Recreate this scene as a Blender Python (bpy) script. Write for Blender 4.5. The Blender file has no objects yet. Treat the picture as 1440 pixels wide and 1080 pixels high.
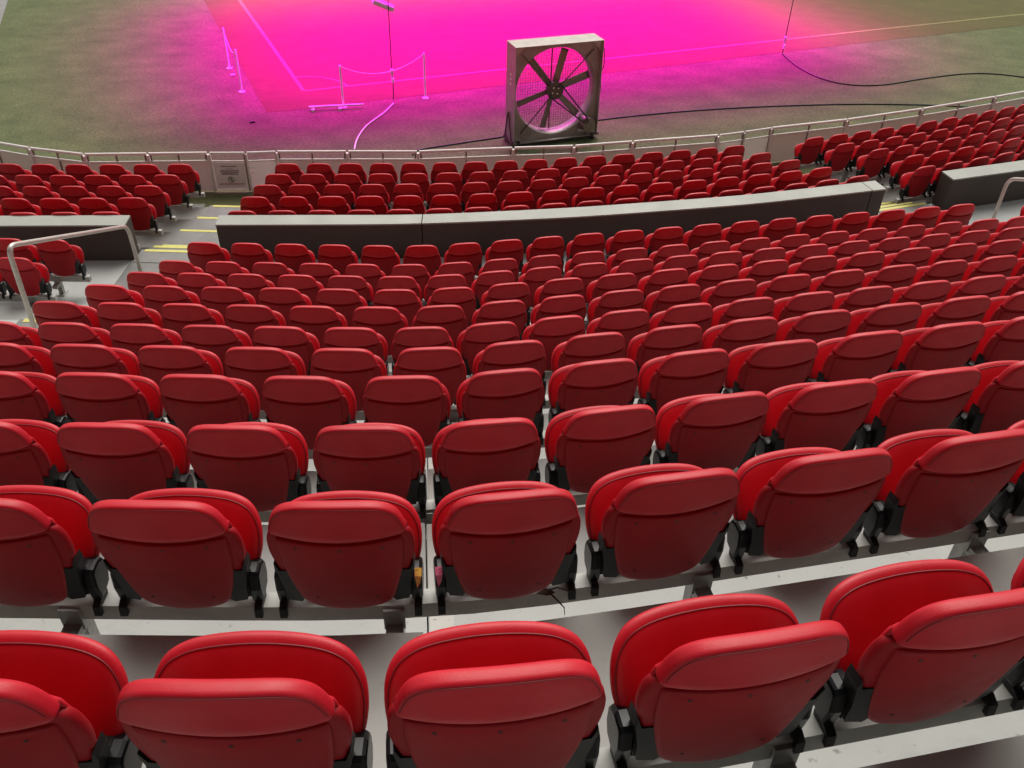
import bpy, bmesh, math, random
from mathutils import Vector, Matrix
random.seed(7)
C = bpy.context.scene
COL = C.collection
R = math.radians

# ------------------------------------------------------------------ camera
CAM_Z = 6.45                       # turf is z = 0, lens 6.45 m above it
PITCH, ROLL, FPX = 0.646755, 0.028713, 1236.5
cam_data = bpy.data.cameras.new('camera')
cam = bpy.data.objects.new('camera', cam_data)
COL.objects.link(cam)
cam_data.sensor_width = 36.0
cam_data.lens = FPX / 1440 * 36
cam_data.clip_start = 0.05
cam_data.clip_end = 500
cam.matrix_world = Matrix.Translation((0, 0, CAM_Z)) @ Matrix.Rotation(math.pi / 2 - PITCH, 4, 'X') @ Matrix.Rotation(ROLL, 4, 'Z')
C.camera = cam

# ------------------------------------------------------------------ world, sun, exposure
SUN_EL, SUN_AZ = R(52), R(6)       # daylight comes in over the open pitch in front
W = bpy.data.worlds.new('World'); C.world = W; W.use_nodes = True
wn = W.node_tree.nodes; wl = W.node_tree.links
bg = wn['Background']; sky = wn.new('ShaderNodeTexSky')
sky.sky_type = 'NISHITA'; sky.sun_disc = False
sky.sun_elevation = SUN_EL; sky.sun_rotation = SUN_AZ
sky.air_density = 1.0; sky.dust_density = 4.0; sky.ozone_density = 0.6
hs = wn.new('ShaderNodeHueSaturation'); hs.inputs['Saturation'].default_value = 0.12
wl.new(sky.outputs[0], hs.inputs['Color']); tint = wn.new('ShaderNodeMixRGB'); tint.blend_type = 'MULTIPLY'; tint.inputs['Fac'].default_value = 1.0; tint.inputs['Color2'].default_value = (1.0, 0.975, 0.92, 1)
wl.new(hs.outputs[0], tint.inputs['Color1']); wl.new(tint.outputs[0], bg.inputs['Color'])
bg.inputs['Strength'].default_value = 0.13
sd = bpy.data.lights.new('sun', 'SUN'); sd.energy = 2.6; sd.angle = R(50); sd.color = (1.0, 0.965, 0.90)
sun = bpy.data.objects.new('sun', sd); COL.objects.link(sun)
dirv = Vector((math.sin(SUN_AZ) * math.cos(SUN_EL), math.cos(SUN_AZ) * math.cos(SUN_EL), math.sin(SUN_EL)))
sun.rotation_euler = dirv.to_track_quat('Z', 'Y').to_euler()
sun.location = dirv * 30

def grow_light(x, y, z, sx, sy, power, col, rz=0.0, spread=138, tilt=0.0):
    d = bpy.data.lights.new('grow_lamp', 'AREA'); d.shape = 'RECTANGLE'
    d.size = sx; d.size_y = sy; d.energy = power; d.color = col; d.spread = R(spread)
    o = bpy.data.objects.new('grow_lamp', d); COL.objects.link(o)
    o.location = (x, y, z); o.rotation_euler = (tilt, 0, rz)
MAG = (1.0, 0.0, 0.76)
RED = (1.0, 0.0, 0.62)
RIG = [(-0.2, 24.6, 2.95, 15.5, 9.8, 7000, MAG)]
for (x, y, z, sx, sy, p, c) in RIG: grow_light(x, y, z, sx, sy, p, c, R(22))

C.view_settings.view_transform = 'Standard'
C.view_settings.look = 'None'
C.view_settings.gamma = 1.0
C.view_settings.use_curve_mapping = False
C.view_settings.exposure = 0.0
C.render.resolution_x = 1024; C.render.resolution_y = 768
C.render.engine = 'CYCLES'

# ------------------------------------------------------------------ material helpers
def mat(name, col, rough=0.6, metal=0.0, noise=0.0, nscale=8.0, col2=None, bump=0.0, bscale=200.0,
        coat=0.0, alpha=1.0, spec=0.5, rvar=0.0, coords='Object', detail=6.0, lo=0.35, hi=0.65, dust=0.0):
    m = bpy.data.materials.new(name); m.use_nodes = True
    nt = m.node_tree; N = nt.nodes; L = nt.links
    b = N['Principled BSDF']
    b.inputs['Base Color'].default_value = (*col, 1)
    b.inputs['Roughness'].default_value = rough
    b.inputs['Metallic'].default_value = metal
    b.inputs['Specular IOR Level'].default_value = spec
    if coat: b.inputs['Coat Weight'].default_value = coat; b.inputs['Coat Roughness'].default_value = 0.2
    if alpha < 1: b.inputs['Alpha'].default_value = alpha
    tc = N.new('ShaderNodeTexCoord')
    src = None
    if col2 is not None:
        n = N.new('ShaderNodeTexNoise'); n.inputs['Scale'].default_value = nscale; n.inputs['Detail'].default_value = detail
        L.new(tc.outputs[coords], n.inputs['Vector'])
        r = N.new('ShaderNodeValToRGB'); r.color_ramp.elements[0].position = lo; r.color_ramp.elements[1].position = hi
        r.color_ramp.elements[0].color = (*col, 1); r.color_ramp.elements[1].color = (*col2, 1)
        L.new(n.outputs['Fac'], r.inputs['Fac']); src = r.outputs['Color']
    if rvar:
        oi = N.new('ShaderNodeObjectInfo'); h = N.new('ShaderNodeHueSaturation')
        mr = N.new('ShaderNodeMapRange'); mr.inputs['To Min'].default_value = 1 - rvar; mr.inputs['To Max'].default_value = 1 + rvar
        L.new(oi.outputs['Random'], mr.inputs['Value']); L.new(mr.outputs[0], h.inputs['Value'])
        if src: L.new(src, h.inputs['Color'])
        else: h.inputs['Color'].default_value = (*col, 1)
        src = h.outputs['Color']
    if dust:
        # pale dust specks and soft scuffs
        nd = N.new('ShaderNodeTexNoise'); nd.inputs['Scale'].default_value = 95; nd.inputs['Detail'].default_value = 5
        L.new(tc.outputs[coords], nd.inputs['Vector'])
        rd = N.new('ShaderNodeValToRGB'); rd.color_ramp.elements[0].position = 0.66; rd.color_ramp.elements[1].position = 0.80
        L.new(nd.outputs['Fac'], rd.inputs['Fac'])
        ns = N.new('ShaderNodeTexNoise'); ns.inputs['Scale'].default_value = 4.5; ns.inputs['Detail'].default_value = 6; ns.inputs['Roughness'].default_value = 0.65
        L.new(tc.outputs[coords], ns.inputs['Vector'])
        rs_ = N.new('ShaderNodeValToRGB'); rs_.color_ramp.elements[0].position = 0.52; rs_.color_ramp.elements[1].position = 0.80
        L.new(ns.outputs['Fac'], rs_.inputs['Fac'])
        ma = N.new('ShaderNodeMath'); ma.operation = 'MULTIPLY_ADD'; ma.inputs[1].default_value = 0.30; L.new(rs_.outputs['Color'], ma.inputs[0]); L.new(rd.outputs['Color'], ma.inputs[2])
        mm = N.new('ShaderNodeMath'); mm.operation = 'MULTIPLY'; mm.inputs[1].default_value = dust * 0.35; mm.use_clamp = True; L.new(ma.outputs[0], mm.inputs[0])
        mxd = N.new('ShaderNodeMixRGB'); mxd.inputs['Color2'].default_value = (0.42, 0.16, 0.15, 1)
        L.new(mm.outputs[0], mxd.inputs['Fac']); L.new(src, mxd.inputs['Color1']); src = mxd.outputs['Color']
    if src: L.new(src, b.inputs['Base Color'])
    if noise:
        n2 = N.new('ShaderNodeTexNoise'); n2.inputs['Scale'].default_value = nscale * 2.3; n2.inputs['Detail'].default_value = 4
        L.new(tc.outputs[coords], n2.inputs['Vector'])
        mr2 = N.new('ShaderNodeMapRange'); mr2.inputs['To Min'].default_value = rough - noise; mr2.inputs['To Max'].default_value = rough + noise
        L.new(n2.outputs['Fac'], mr2.inputs['Value']); L.new(mr2.outputs[0], b.inputs['Roughness'])
    if bump:
        n3 = N.new('ShaderNodeTexNoise'); n3.inputs['Scale'].default_value = bscale; n3.inputs['Detail'].default_value = 3
        L.new(tc.outputs[coords], n3.inputs['Vector'])
        bp = N.new('ShaderNodeBump'); bp.inputs['Strength'].default_value = bump; bp.inputs['Distance'].default_value = 0.004
        L.new(n3.outputs['Fac'], bp.inputs['Height']); L.new(bp.outputs[0], b.inputs['Normal'])
    return m

M = {}
M['vinyl'] = mat('red_vinyl', (0.48, 0.008, 0.019), 0.44, noise=0.08, nscale=9, col2=(0.54, 0.012, 0.026), bump=0.10, bscale=260, rvar=0.08, spec=0.30, dust=0.10)
M['plastic'] = mat('red_plastic', (0.30, 0.006, 0.012), 0.50, noise=0.08, nscale=7, col2=(0.35, 0.008, 0.016), bump=0.12, bscale=420, rvar=0.07, spec=0.22, dust=0.15)
M['seam'] = mat('dark_red_piping', (0.16, 0.006, 0.012), 0.5)
M['black'] = mat('black_plastic', (0.006, 0.006, 0.007), 0.30, spec=0.32, noise=0.04, nscale=5)
M['blackdull'] = mat('black_dull_plastic', (0.010, 0.0098, 0.010), 0.48, spec=0.35)
M['screw'] = mat('dark_screw', (0.06, 0.012, 0.014), 0.5)
M['steel'] = mat('galvanised_steel', (0.36, 0.355, 0.335), 0.55, metal=0.15, noise=0.1, nscale=9, col2=(0.43, 0.425, 0.40))
M['legsteel'] = mat('grey_leg_steel', (0.26, 0.26, 0.25), 0.45, metal=0.4, col2=(0.36, 0.36, 0.34), nscale=25)
M['brushed'] = mat('brushed_steel', (0.50, 0.47, 0.43), 0.30, metal=0.45, col2=(0.58, 0.55, 0.50), nscale=30, noise=0.08)
M['yellow'] = mat('yellow_nosing', (0.62, 0.57, 0.13), 0.6, col2=(0.52, 0.48, 0.13), nscale=25)
M['wallface'] = mat('dark_grey_wall', (0.050, 0.037, 0.031), 0.7, col2=(0.062, 0.047, 0.040), nscale=1.2, bump=0.15, bscale=60, noise=0.06)
M['wallcap'] = mat('pale_grey_cap', (0.255, 0.26, 0.235), 0.55, col2=(0.31, 0.315, 0.285), nscale=2.2, noise=0.08)
M['step'] = mat('grey_step_coating', (0.15, 0.145, 0.14), 0.6, col2=(0.19, 0.185, 0.178), nscale=5, bump=0.2, bscale=120, noise=0.08)
M['rail'] = mat('white_rail', (0.80, 0.77, 0.74), 0.35, col2=(0.74, 0.71, 0.68), nscale=10)
M['bracket'] = mat('dark_bracket', (0.24, 0.19, 0.175), 0.5)
M['gate'] = None
M['sign'] = mat('sign_white', (0.66, 0.66, 0.68), 0.4)
M['ink'] = mat('sign_grey_print', (0.24, 0.23, 0.29), 0.6)
M['inkblack'] = mat('sign_black_print', (0.04, 0.035, 0.04), 0.6)
M['inkred'] = mat('sign_red_print', (0.42, 0.05, 0.07), 0.6)
M['fan'] = mat('fan_sheet_metal', (0.33, 0.30, 0.28), 0.42, metal=0.35, col2=(0.40, 0.37, 0.34), nscale=6, noise=0.08)
M['fanplate'] = mat('fan_plate_metal', (0.25, 0.21, 0.19), 0.45, metal=0.2, col2=(0.33, 0.285, 0.26), nscale=4, noise=0.08)
M['fandark'] = mat('fan_dark_metal', (0.075, 0.055, 0.05), 0.45, metal=0.4, col2=(0.11, 0.085, 0.075), nscale=14)
M['blade'] = mat('fan_blade_metal', (0.22, 0.185, 0.16), 0.42, metal=0.5, col2=(0.23, 0.19, 0.17), nscale=8)
M['rubber'] = mat('black_rubber', (0.014, 0.013, 0.013), 0.6)
M['cable'] = mat('black_cable', (0.012, 0.012, 0.012), 0.5)
M['cablepale'] = mat('pale_cable', (0.80, 0.74, 0.76), 0.5)
M['white'] = mat('white_plastic', (0.72, 0.71, 0.70), 0.4)
M['line'] = mat('white_line_paint', (0.14, 0.14, 0.04), 0.9, col2=(0.24, 0.24, 0.08), nscale=40, lo=0.4, hi=0.6)
M['twig'] = mat('dry_brown_stem', (0.07, 0.04, 0.022), 0.8)
M['orange'] = mat('orange_foil', (0.85, 0.28, 0.10), 0.25, col2=(0.90, 0.55, 0.10), nscale=60)
M['pinkfoil'] = mat('pink_foil', (0.80, 0.10, 0.22), 0.25, col2=(0.75, 0.25, 0.35), nscale=60)
M['roof'] = mat('roof_underside', (0.10, 0.10, 0.10), 0.8)
M['net'] = mat('wire_guard', (0.16, 0.13, 0.12), 0.5, metal=0.3)

def glass_panel(nm, c, tf, clear=0.12):
    m = bpy.data.materials.new(nm); m.use_nodes = True
    N = m.node_tree.nodes; L = m.node_tree.links; b = N['Principled BSDF']
    b.inputs['Base Color'].default_value = (*c, 1); b.inputs['Roughness'].default_value = 0.3
    tl = N.new('ShaderNodeBsdfTranslucent'); tl.inputs['Color'].default_value = (*c, 1)
    m1 = N.new('ShaderNodeMixShader'); m1.inputs[0].default_value = tf
    t = N.new('ShaderNodeBsdfTransparent'); t.inputs['Color'].default_value = (0.9, 0.88, 0.86, 1)
    mx = N.new('ShaderNodeMixShader'); mx.inputs[0].default_value = clear
    L.new(b.outputs[0], m1.inputs[1]); L.new(tl.outputs[0], m1.inputs[2])
    L.new(m1.outputs[0], mx.inputs[1]); L.new(t.outputs[0], mx.inputs[2]); L.new(mx.outputs[0], N['Material Output'].inputs['Surface'])
    return m
M['glass'] = glass_panel('frosted_panel', (0.66, 0.59, 0.54), 0.28)
M['gate'] = glass_panel('frosted_gate_panel', (0.76, 0.73, 0.68), 0.36)
M['sign'] = glass_panel('translucent_notice', (0.88, 0.87, 0.87), 0.4, 0.0)

def concrete(name, c1, c2, nose_shade=True, stain=0.5):
    """Precast tread with specks and stains. Darker copies are painted shade on the near treads."""
    m = bpy.data.materials.new(name); m.use_nodes = True
    N = m.node_tree.nodes; L = m.node_tree.links; b = N['Principled BSDF']
    tc = N.new('ShaderNodeTexCoord')
    n1 = N.new('ShaderNodeTexNoise'); n1.inputs['Scale'].default_value = 1.7; n1.inputs['Detail'].default_value = 8; n1.inputs['Roughness'].default_value = 0.6
    L.new(tc.outputs['Object'], n1.inputs['Vector'])
    r1 = N.new('ShaderNodeValToRGB'); r1.color_ramp.elements[0].position = 0.3; r1.color_ramp.elements[1].position = 0.7
    r1.color_ramp.elements[0].color = (*c1, 1); r1.color_ramp.elements[1].color = (*c2, 1)
    L.new(n1.outputs['Fac'], r1.inputs['Fac'])
    # small dirt specks and larger stains
    n2 = N.new('ShaderNodeTexNoise'); n2.inputs['Scale'].default_value = 34; n2.inputs['Detail'].default_value = 5
    L.new(tc.outputs['Object'], n2.inputs['Vector'])
    r2 = N.new('ShaderNodeValToRGB'); r2.color_ramp.elements[0].position = 0.66; r2.color_ramp.elements[1].position = 0.76
    L.new(n2.outputs['Fac'], r2.inputs['Fac'])
    n3 = N.new('ShaderNodeTexNoise'); n3.inputs['Scale'].default_value = 3.0; n3.inputs['Detail'].default_value = 7; n3.inputs['Roughness'].default_value = 0.7
    L.new(tc.outputs['Object'], n3.inputs['Vector'])
    r3 = N.new('ShaderNodeValToRGB'); r3.color_ramp.elements[0].position = 0.55; r3.color_ramp.elements[1].position = 0.72
    L.new(n3.outputs['Fac'], r3.inputs['Fac'])
    ad = N.new('ShaderNodeMath'); ad.operation = 'MAXIMUM'
    sm = N.new('ShaderNodeMath'); sm.operation = 'MULTIPLY'; sm.inputs[1].default_value = 0.35 * stain
    L.new(r3.outputs['Color'], sm.inputs[0])
    s2 = N.new('ShaderNodeMath'); s2.operation = 'MULTIPLY'; s2.inputs[1].default_value = stain
    L.new(r2.outputs['Color'], s2.inputs[0])
    L.new(s2.outputs[0], ad.inputs[0]); L.new(sm.outputs[0], ad.inputs[1])
    mx = N.new('ShaderNodeMixRGB'); mx.inputs['Color2'].default_value = (c1[0] * 0.45, c1[1] * 0.44, c1[2] * 0.42, 1)
    L.new(ad.outputs[0], mx.inputs['Fac']); L.new(r1.outputs['Color'], mx.inputs['Color1'])
    L.new(mx.outputs[0], b.inputs['Base Color'])
    rr = N.new('ShaderNodeMapRange'); rr.inputs['To Min'].default_value = 0.60; rr.inputs['To Max'].default_value = 0.8
    L.new(n3.outputs['Fac'], rr.inputs['Value']); L.new(rr.outputs[0], b.inputs['Roughness'])
    b.inputs['Specular IOR Level'].default_value = 0.3
    n4 = N.new('ShaderNodeTexNoise'); n4.inputs['Scale'].default_value = 90; L.new(tc.outputs['Object'], n4.inputs['Vector'])
    bp = N.new('ShaderNodeBump'); bp.inputs['Strength'].default_value = 0.12; bp.inputs['Distance'].default_value = 0.003
    L.new(n4.outputs['Fac'], bp.inputs['Height']); L.new(bp.outputs[0], b.inputs['Normal'])
    return m
M['tread'] = concrete('tier_concrete', (0.36, 0.370, 0.354), (0.43, 0.442, 0.424), stain=0.8)
M['treadold'] = concrete('tier_concrete_worn', (0.42, 0.41, 0.385), (0.52, 0.51, 0.48), stain=1.0)
M['nose_shade'] = concrete('tier_edge_shade', (0.33, 0.328, 0.312), (0.40, 0.398, 0.378), stain=0.4)  # darker tread tone, shade painted in so the rear strip looks lit
M['nose_shade_pale'] = concrete('tier_shade_pale', (0.34, 0.34, 0.33), (0.40, 0.40, 0.39), stain=0.5)  # paler version of the painted tread shade
M['fronttread'] = concrete('front_tier_concrete', (0.21, 0.205, 0.19), (0.26, 0.255, 0.235), stain=0.4)
M['floor'] = concrete('crosswalk_floor', (0.36, 0.37, 0.36), (0.42, 0.43, 0.42), stain=0.5)

def turf(name, a, b_, c, scale=1.0, streak=0.0):
    m = bpy.data.materials.new(name); m.use_nodes = True
    N = m.node_tree.nodes; L = m.node_tree.links; bs = N['Principled BSDF']
    bs.inputs['Roughness'].default_value = 0.85; bs.inputs['Specular IOR Level'].default_value = 0.15
    tc = N.new('ShaderNodeTexCoord')
    mp = N.new('ShaderNodeMapping'); mp.inputs['Rotation'].default_value = (0, 0, R(-22)); mp.inputs['Scale'].default_value = (1, 1.35, 1)
    L.new(tc.outputs['Object'], mp.inputs['Vector'])
    n1 = N.new('ShaderNodeTexNoise'); n1.inputs['Scale'].default_value = 1.1 * scale; n1.inputs['Detail'].default_value = 8; n1.inputs['Roughness'].default_value = 0.65
    L.new(mp.outputs[0], n1.inputs['Vector'])
    n2 = N.new('ShaderNodeTexNoise'); n2.inputs['Scale'].default_value = 17 * scale; n2.inputs['Detail'].default_value = 6; n2.inputs['Roughness'].default_value = 0.8
    L.new(mp.outputs[0], n2.inputs['Vector'])
    r1 = N.new('ShaderNodeValToRGB'); r1.color_ramp.elements[0].position = 0.33; r1.color_ramp.elements[1].position = 0.67
    r1.color_ramp.elements[0].color = (*a, 1); r1.color_ramp.elements[1].color = (*b_, 1)
    L.new(n1.outputs['Fac'], r1.inputs['Fac'])
    r2 = N.new('ShaderNodeValToRGB'); r2.color_ramp.elements[0].position = 0.40; r2.color_ramp.elements[1].position = 0.62
    L.new(n2.outputs['Fac'], r2.inputs['Fac'])
    mx = N.new('ShaderNodeMixRGB'); mx.inputs['Color2'].default_value = (*c, 1)
    ml = N.new('ShaderNodeMath'); ml.operation = 'MULTIPLY'; ml.inputs[1].default_value = 0.8
    L.new(r2.outputs['Color'], ml.inputs[0]); L.new(ml.outputs[0], mx.inputs['Fac']); L.new(r1.outputs['Color'], mx.inputs['Color1'])
    L.new(mx.outputs[0], bs.inputs['Base Color'])
    n3 = N.new('ShaderNodeTexNoise'); n3.inputs['Scale'].default_value = 60; L.new(tc.outputs['Object'], n3.inputs['Vector'])
    bp = N.new('ShaderNodeBump'); bp.inputs['Strength'].default_value = 0.6; bp.inputs['Distance'].default_value = 0.02
    L.new(n3.outputs['Fac'], bp.inputs['Height']); L.new(bp.outputs[0], bs.inputs['Normal'])
    return m
M['turf'] = turf('artificial_turf', (0.098, 0.128, 0.054), (0.176, 0.206, 0.090), (0.043, 0.060, 0.024))
M['grass'] = turf('pitch_grass', (0.100, 0.092, 0.032), (0.135, 0.122, 0.041), (0.075, 0.072, 0.024), 1.4)
M['carpet'] = turf('green_carpet', (0.105, 0.110, 0.050), (0.150, 0.150, 0.070), (0.07, 0.08, 0.035), 2)

# ------------------------------------------------------------------ mesh helpers
class MB:
    def __init__(s): s.v = []; s.f = []; s.sm = []
    def add(s, vs, fs, smooth=False):
        o = len(s.v); s.v += [tuple(v) for v in vs]
        s.f += [tuple(i + o for i in f) for f in fs]; s.sm += [smooth] * len(fs); return s
    def box(s, x0, x1, y0, y1, z0, z1, mtx=None, bev=0.0):
        if bev > 0:
            b = bev
            pts = []
            for z, ins in ((z0, b), (z0 + b, 0), (z1 - b, 0), (z1, b)):
                for (x, y) in ((x0 + ins, y0 + b * (ins == 0) * 0 + ins), (x1 - ins, y0 + ins), (x1 - ins, y1 - ins), (x0 + ins, y1 - ins)):
                    pts.append((x, y, z))
            fs = [(3, 2, 1, 0), (12, 13, 14, 15)]
            for r in range(3):
                for i in range(4):
                    j = (i + 1) % 4; fs.append((r * 4 + i, r * 4 + j, r * 4 + 4 + j, r * 4 + 4 + i))
        else:
            pts = [(x0, y0, z0), (x1, y0, z0), (x1, y1, z0), (x0, y1, z0), (x0, y0, z1), (x1, y0, z1), (x1, y1, z1), (x0, y1, z1)]
            fs = [(3, 2, 1, 0), (4, 5, 6, 7), (0, 1, 5, 4), (1, 2, 6, 5), (2, 3, 7, 6), (3, 0, 4, 7)]
        if mtx: pts = [mtx @ Vector(p) for p in pts]
        return s.add(pts, fs)
    def prism(s, poly, y0, y1, plane='xz'):
        """polygon (a,b) extruded along the third axis"""
        n = len(poly)
        g = (lambda a, b, c: (a, c, b)) if plane == 'xz' else ((lambda a, b, c: (c, a, b)) if plane == 'yz' else (lambda a, b, c: (a, b, c)))
        vs = [g(a, b, y0) for a, b in poly] + [g(a, b, y1) for a, b in poly]
        fs = [tuple(range(n)), tuple(range(2 * n - 1, n - 1, -1))] + [(i, i + n, (i + 1) % n + n, (i + 1) % n) for i in range(n)]
        return s.add(vs, fs)
    def tube(s, pts, r, n=8, closed=False, cap=True):
        pts = [Vector(p) for p in pts]; k = len(pts); vs = []; fs = []
        ref = None
        for i, p in enumerate(pts):
            a = pts[(i - 1) % k] if (closed or i > 0) else p
            b = pts[(i + 1) % k] if (closed or i < k - 1) else p
            t = (b - a).normalized()
            if ref is None: ref = t.orthogonal().normalized()
            else: ref = (ref - t * ref.dot(t)).normalized()
            bi = t.cross(ref)
            rr = r[i] if isinstance(r, (list, tuple)) else r
            for j in range(n):
                an = 2 * math.pi * j / n
                vs.append(p + (ref * math.cos(an) + bi * math.sin(an)) * rr)
        for i in range(k if closed else k - 1):
            for j in range(n):
                a0 = i * n + j; a1 = i * n + (j + 1) % n; b0 = ((i + 1) % k) * n + j; b1 = ((i + 1) % k) * n + (j + 1) % n
                fs.append((a0, a1, b1, b0))
        s.add(vs, fs, True)
        if cap and not closed:
            s.add([vs[j] for j in range(n)], [tuple(range(n - 1, -1, -1))]); s.add([vs[(k - 1) * n + j] for j in range(n)], [tuple(range(n))])
        return s
    def build(s, name, m, parent=None, weld=False):
        me = bpy.data.meshes.new(name); me.from_pydata(s.v, [], s.f); me.update()
        bm = bmesh.new(); bm.from_mesh(me)
        if weld:
            bmesh.ops.remove_doubles(bm, verts=bm.verts, dist=1e-5); bmesh.ops.dissolve_degenerate(bm, edges=bm.edges, dist=1e-6)
        bmesh.ops.recalc_face_normals(bm, faces=bm.faces); bm.to_mesh(me); bm.free()
        if weld: me.polygons.foreach_set('use_smooth', [True] * len(me.polygons))
        else: me.polygons.foreach_set('use_smooth', s.sm)
        ms = m if isinstance(m, (list, tuple)) else [m]
        for q in ms: me.materials.append(q)
        o = bpy.data.objects.new(name, me); COL.objects.link(o)
        if parent: o.parent = parent
        return o

def tag(o, label=None, cat=None, group=None, kind=None):
    if label: o['label'] = label
    if cat: o['category'] = cat
    if group: o['group'] = group
    if kind: o['kind'] = kind
    return o
def empty(name, loc, rz=0.0):
    o = bpy.data.objects.new(name, None); COL.objects.link(o); o.location = loc; o.rotation_euler = (0, 0, rz)
    o.empty_display_size = 0.1; return o
def proj(p):
    """picture position (1440 wide) of a point, used only to count the seats in view"""
    X, Y, Z = p[0], p[1], p[2] - CAM_Z
    cp, sp = math.cos(PITCH), math.sin(PITCH)
    d = Y * cp - Z * sp; u = Y * sp + Z * cp
    if d < 0.05: return (-9999, 9999)
    a, b = X / d, u / d
    a, b = a * math.cos(ROLL) + b * math.sin(ROLL), -a * math.sin(ROLL) + b * math.cos(ROLL)
    return 720 + FPX * a, 540 - FPX * b

# ------------------------------------------------------------------ tier geometry
# upper tiers: straight runs with a soft bend at the slab joint; front tiers: one long curve
TOPZ = {1: -1.332, 2: -1.72, 3: -2.165, 4: -2.536, 5: -2.931, 6: -3.356, 7: -3.686, 8: -4.012, 9: -4.376, 10: -4.703, 11: -4.82}
YK = {1: 0.894, 2: 1.719, 3: 2.575, 4: 3.388, 5: 4.189, 6: 5.050, 7: 5.842, 8: 6.645, 9: 7.498, 10: 8.310, 11: 8.949}
for k in range(0, -9, -1):
    YK[k] = YK[1] + 0.825 * (k - 1); TOPZ[k] = TOPZ[1] - 0.40 * (k - 1)
for k in TOPZ: TOPZ[k] += CAM_Z
H = 0.87
def tread_z(k): return TOPZ[k] - (H if k != 11 else 0.78)
def yrow(k, x):
    yk = YK[k]; xj = -0.35 - 0.12 * (yk - 3); w = 0.2; t = (x - xj) / w
    sp = t if t > 30 else math.log1p(math.exp(t))
    return yk + 0.0199 * (x - xj) + 0.2072 * w * sp
GX = [-14, -10, -9, -8, -7, -6, -5, -4, -3, -2, -1, 0, 1, 2, 3, 4, 5, 6, 7, 8, 9, 10, 14]
GY = [-.60, -.745, -.735, -.705, -.66, -.591, -.505, -.422, -.341, -.258, -.153, 0, .207, .438, .692, .984, 1.322, 1.703, 2.12, 2.577, 3.08, 3.593, 5.66]
def g(x):
    x = max(-14, min(14, x))
    for i in range(len(GX) - 1):
        if x <= GX[i + 1]:
            t = (x - GX[i]) / (GX[i + 1] - GX[i])
            p0 = GY[max(i - 1, 0)]; p1 = GY[i]; p2 = GY[i + 1]; p3 = GY[min(i + 2, len(GY) - 1)]
            d = GX[i + 1] - GX[i]
            m1 = (p2 - p0) / (GX[i + 1] - GX[max(i - 1, 0)]) * d; m2 = (p3 - p1) / (GX[min(i + 2, len(GX) - 1)] - GX[i]) * d
            return (2*t**3-3*t*t+1)*p1 + (t**3-2*t*t+t)*m1 + (-2*t**3+3*t*t)*p2 + (t**3-t*t)*m2
YF = {5: 10.600, 4: 11.154, 3: 11.864, 2: 12.574, 1: 13.292}          # front block, F5 nearest the wall
ZF = {5: -5.068, 4: -5.133, 3: -5.284, 2: -5.434, 1: -5.574}
for k in ZF: ZF[k] += CAM_Z
def yfront(k, x): return YF[k] + g(x)
def ftread(k): return ZF[k] - (H if k != 5 else H - 0.068)
def heading(fn, k, x):
    return math.atan2(fn(k, x + 0.12) - fn(k, x - 0.12), 0.24)

# ------------------------------------------------------------------ setting: turf, pitch, tiers, crosswalk
def sheet(name, pts, z, m, kind='structure', parent=None):
    o = MB().add([(x, y, z) for x, y in pts], [tuple(range(len(pts)))]).build(name, m, parent)
    if parent is None: tag(o, kind=kind)
    return o
sheet('turf_ground', [(-70, 12.3), (70, 12.3), (70, 120), (-70, 120)], 0.0, M['turf'])
u = Vector((0.925, 0.38)).normalized(); v = Vector((-u.y, u.x))        # directions of the near edge and the side edge of the pitch
cor = Vector((-5.11, 17.40))
# the near edge bends a little towards the right as measured, the side edge runs away from the stand
sheet('pitch_grass', [tuple(cor), (-4.0, 17.85), (3.85, 21.35), (9.14, 23.75), (13.8, 25.7), (60, 44.6), (20, 110), (-31, 75.4)], 0.004, M['grass'])
def stripe(name, pts, w, z, label, cat, m=None):
    """flat painted line along a polyline"""
    vs = []; fs = []
    P = [Vector(p) for p in pts]
    for i, p in enumerate(P):
        a = P[max(i - 1, 0)]; b = P[min(i + 1, len(P) - 1)]; t = (b - a).normalized(); n = Vector((-t.y, t.x))
        vs += [(*(p + n * w / 2), z), (*(p - n * w / 2), z)]
    for i in range(len(P) - 1): fs.append((2 * i, 2 * i + 1, 2 * i + 3, 2 * i + 2))
    o = MB().add(vs, fs).build(name, m or M['line']); tag(o, kind='structure'); return o
lc = Vector((-4.64, 18.73))
stripe('goal_line', [lc, (-0.70, 20.45), (3.99, 22.44), (9.51, 24.85), (14.1, 26.8), (40, 37.4)], 0.09, 0.008, '', '')
stripe('side_line', [lc - Vector((0.0, 0.0)), (-7.93, 25.98), (-26, 65.8)], 0.09, 0.009, '', '')
arc = []
ax = Vector((0.925, 0.38)).normalized(); ay = (Vector((-7.93, 25.98)) - lc).normalized()
for i in range(13):
    t = math.pi / 2 * i / 12; arc.append(lc + ax * math.cos(t) * 0.95 + ay * math.sin(t) * 0.95)
stripe('corner_arc', arc, 0.07, 0.010, '', '')
sheet('perimeter_board_base', [(-15.5, 22.2), (-13.16, 22.9), (-14.1, 25.3), (-21, 43), (-25, 42)], 0.006, M['step'])

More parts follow.
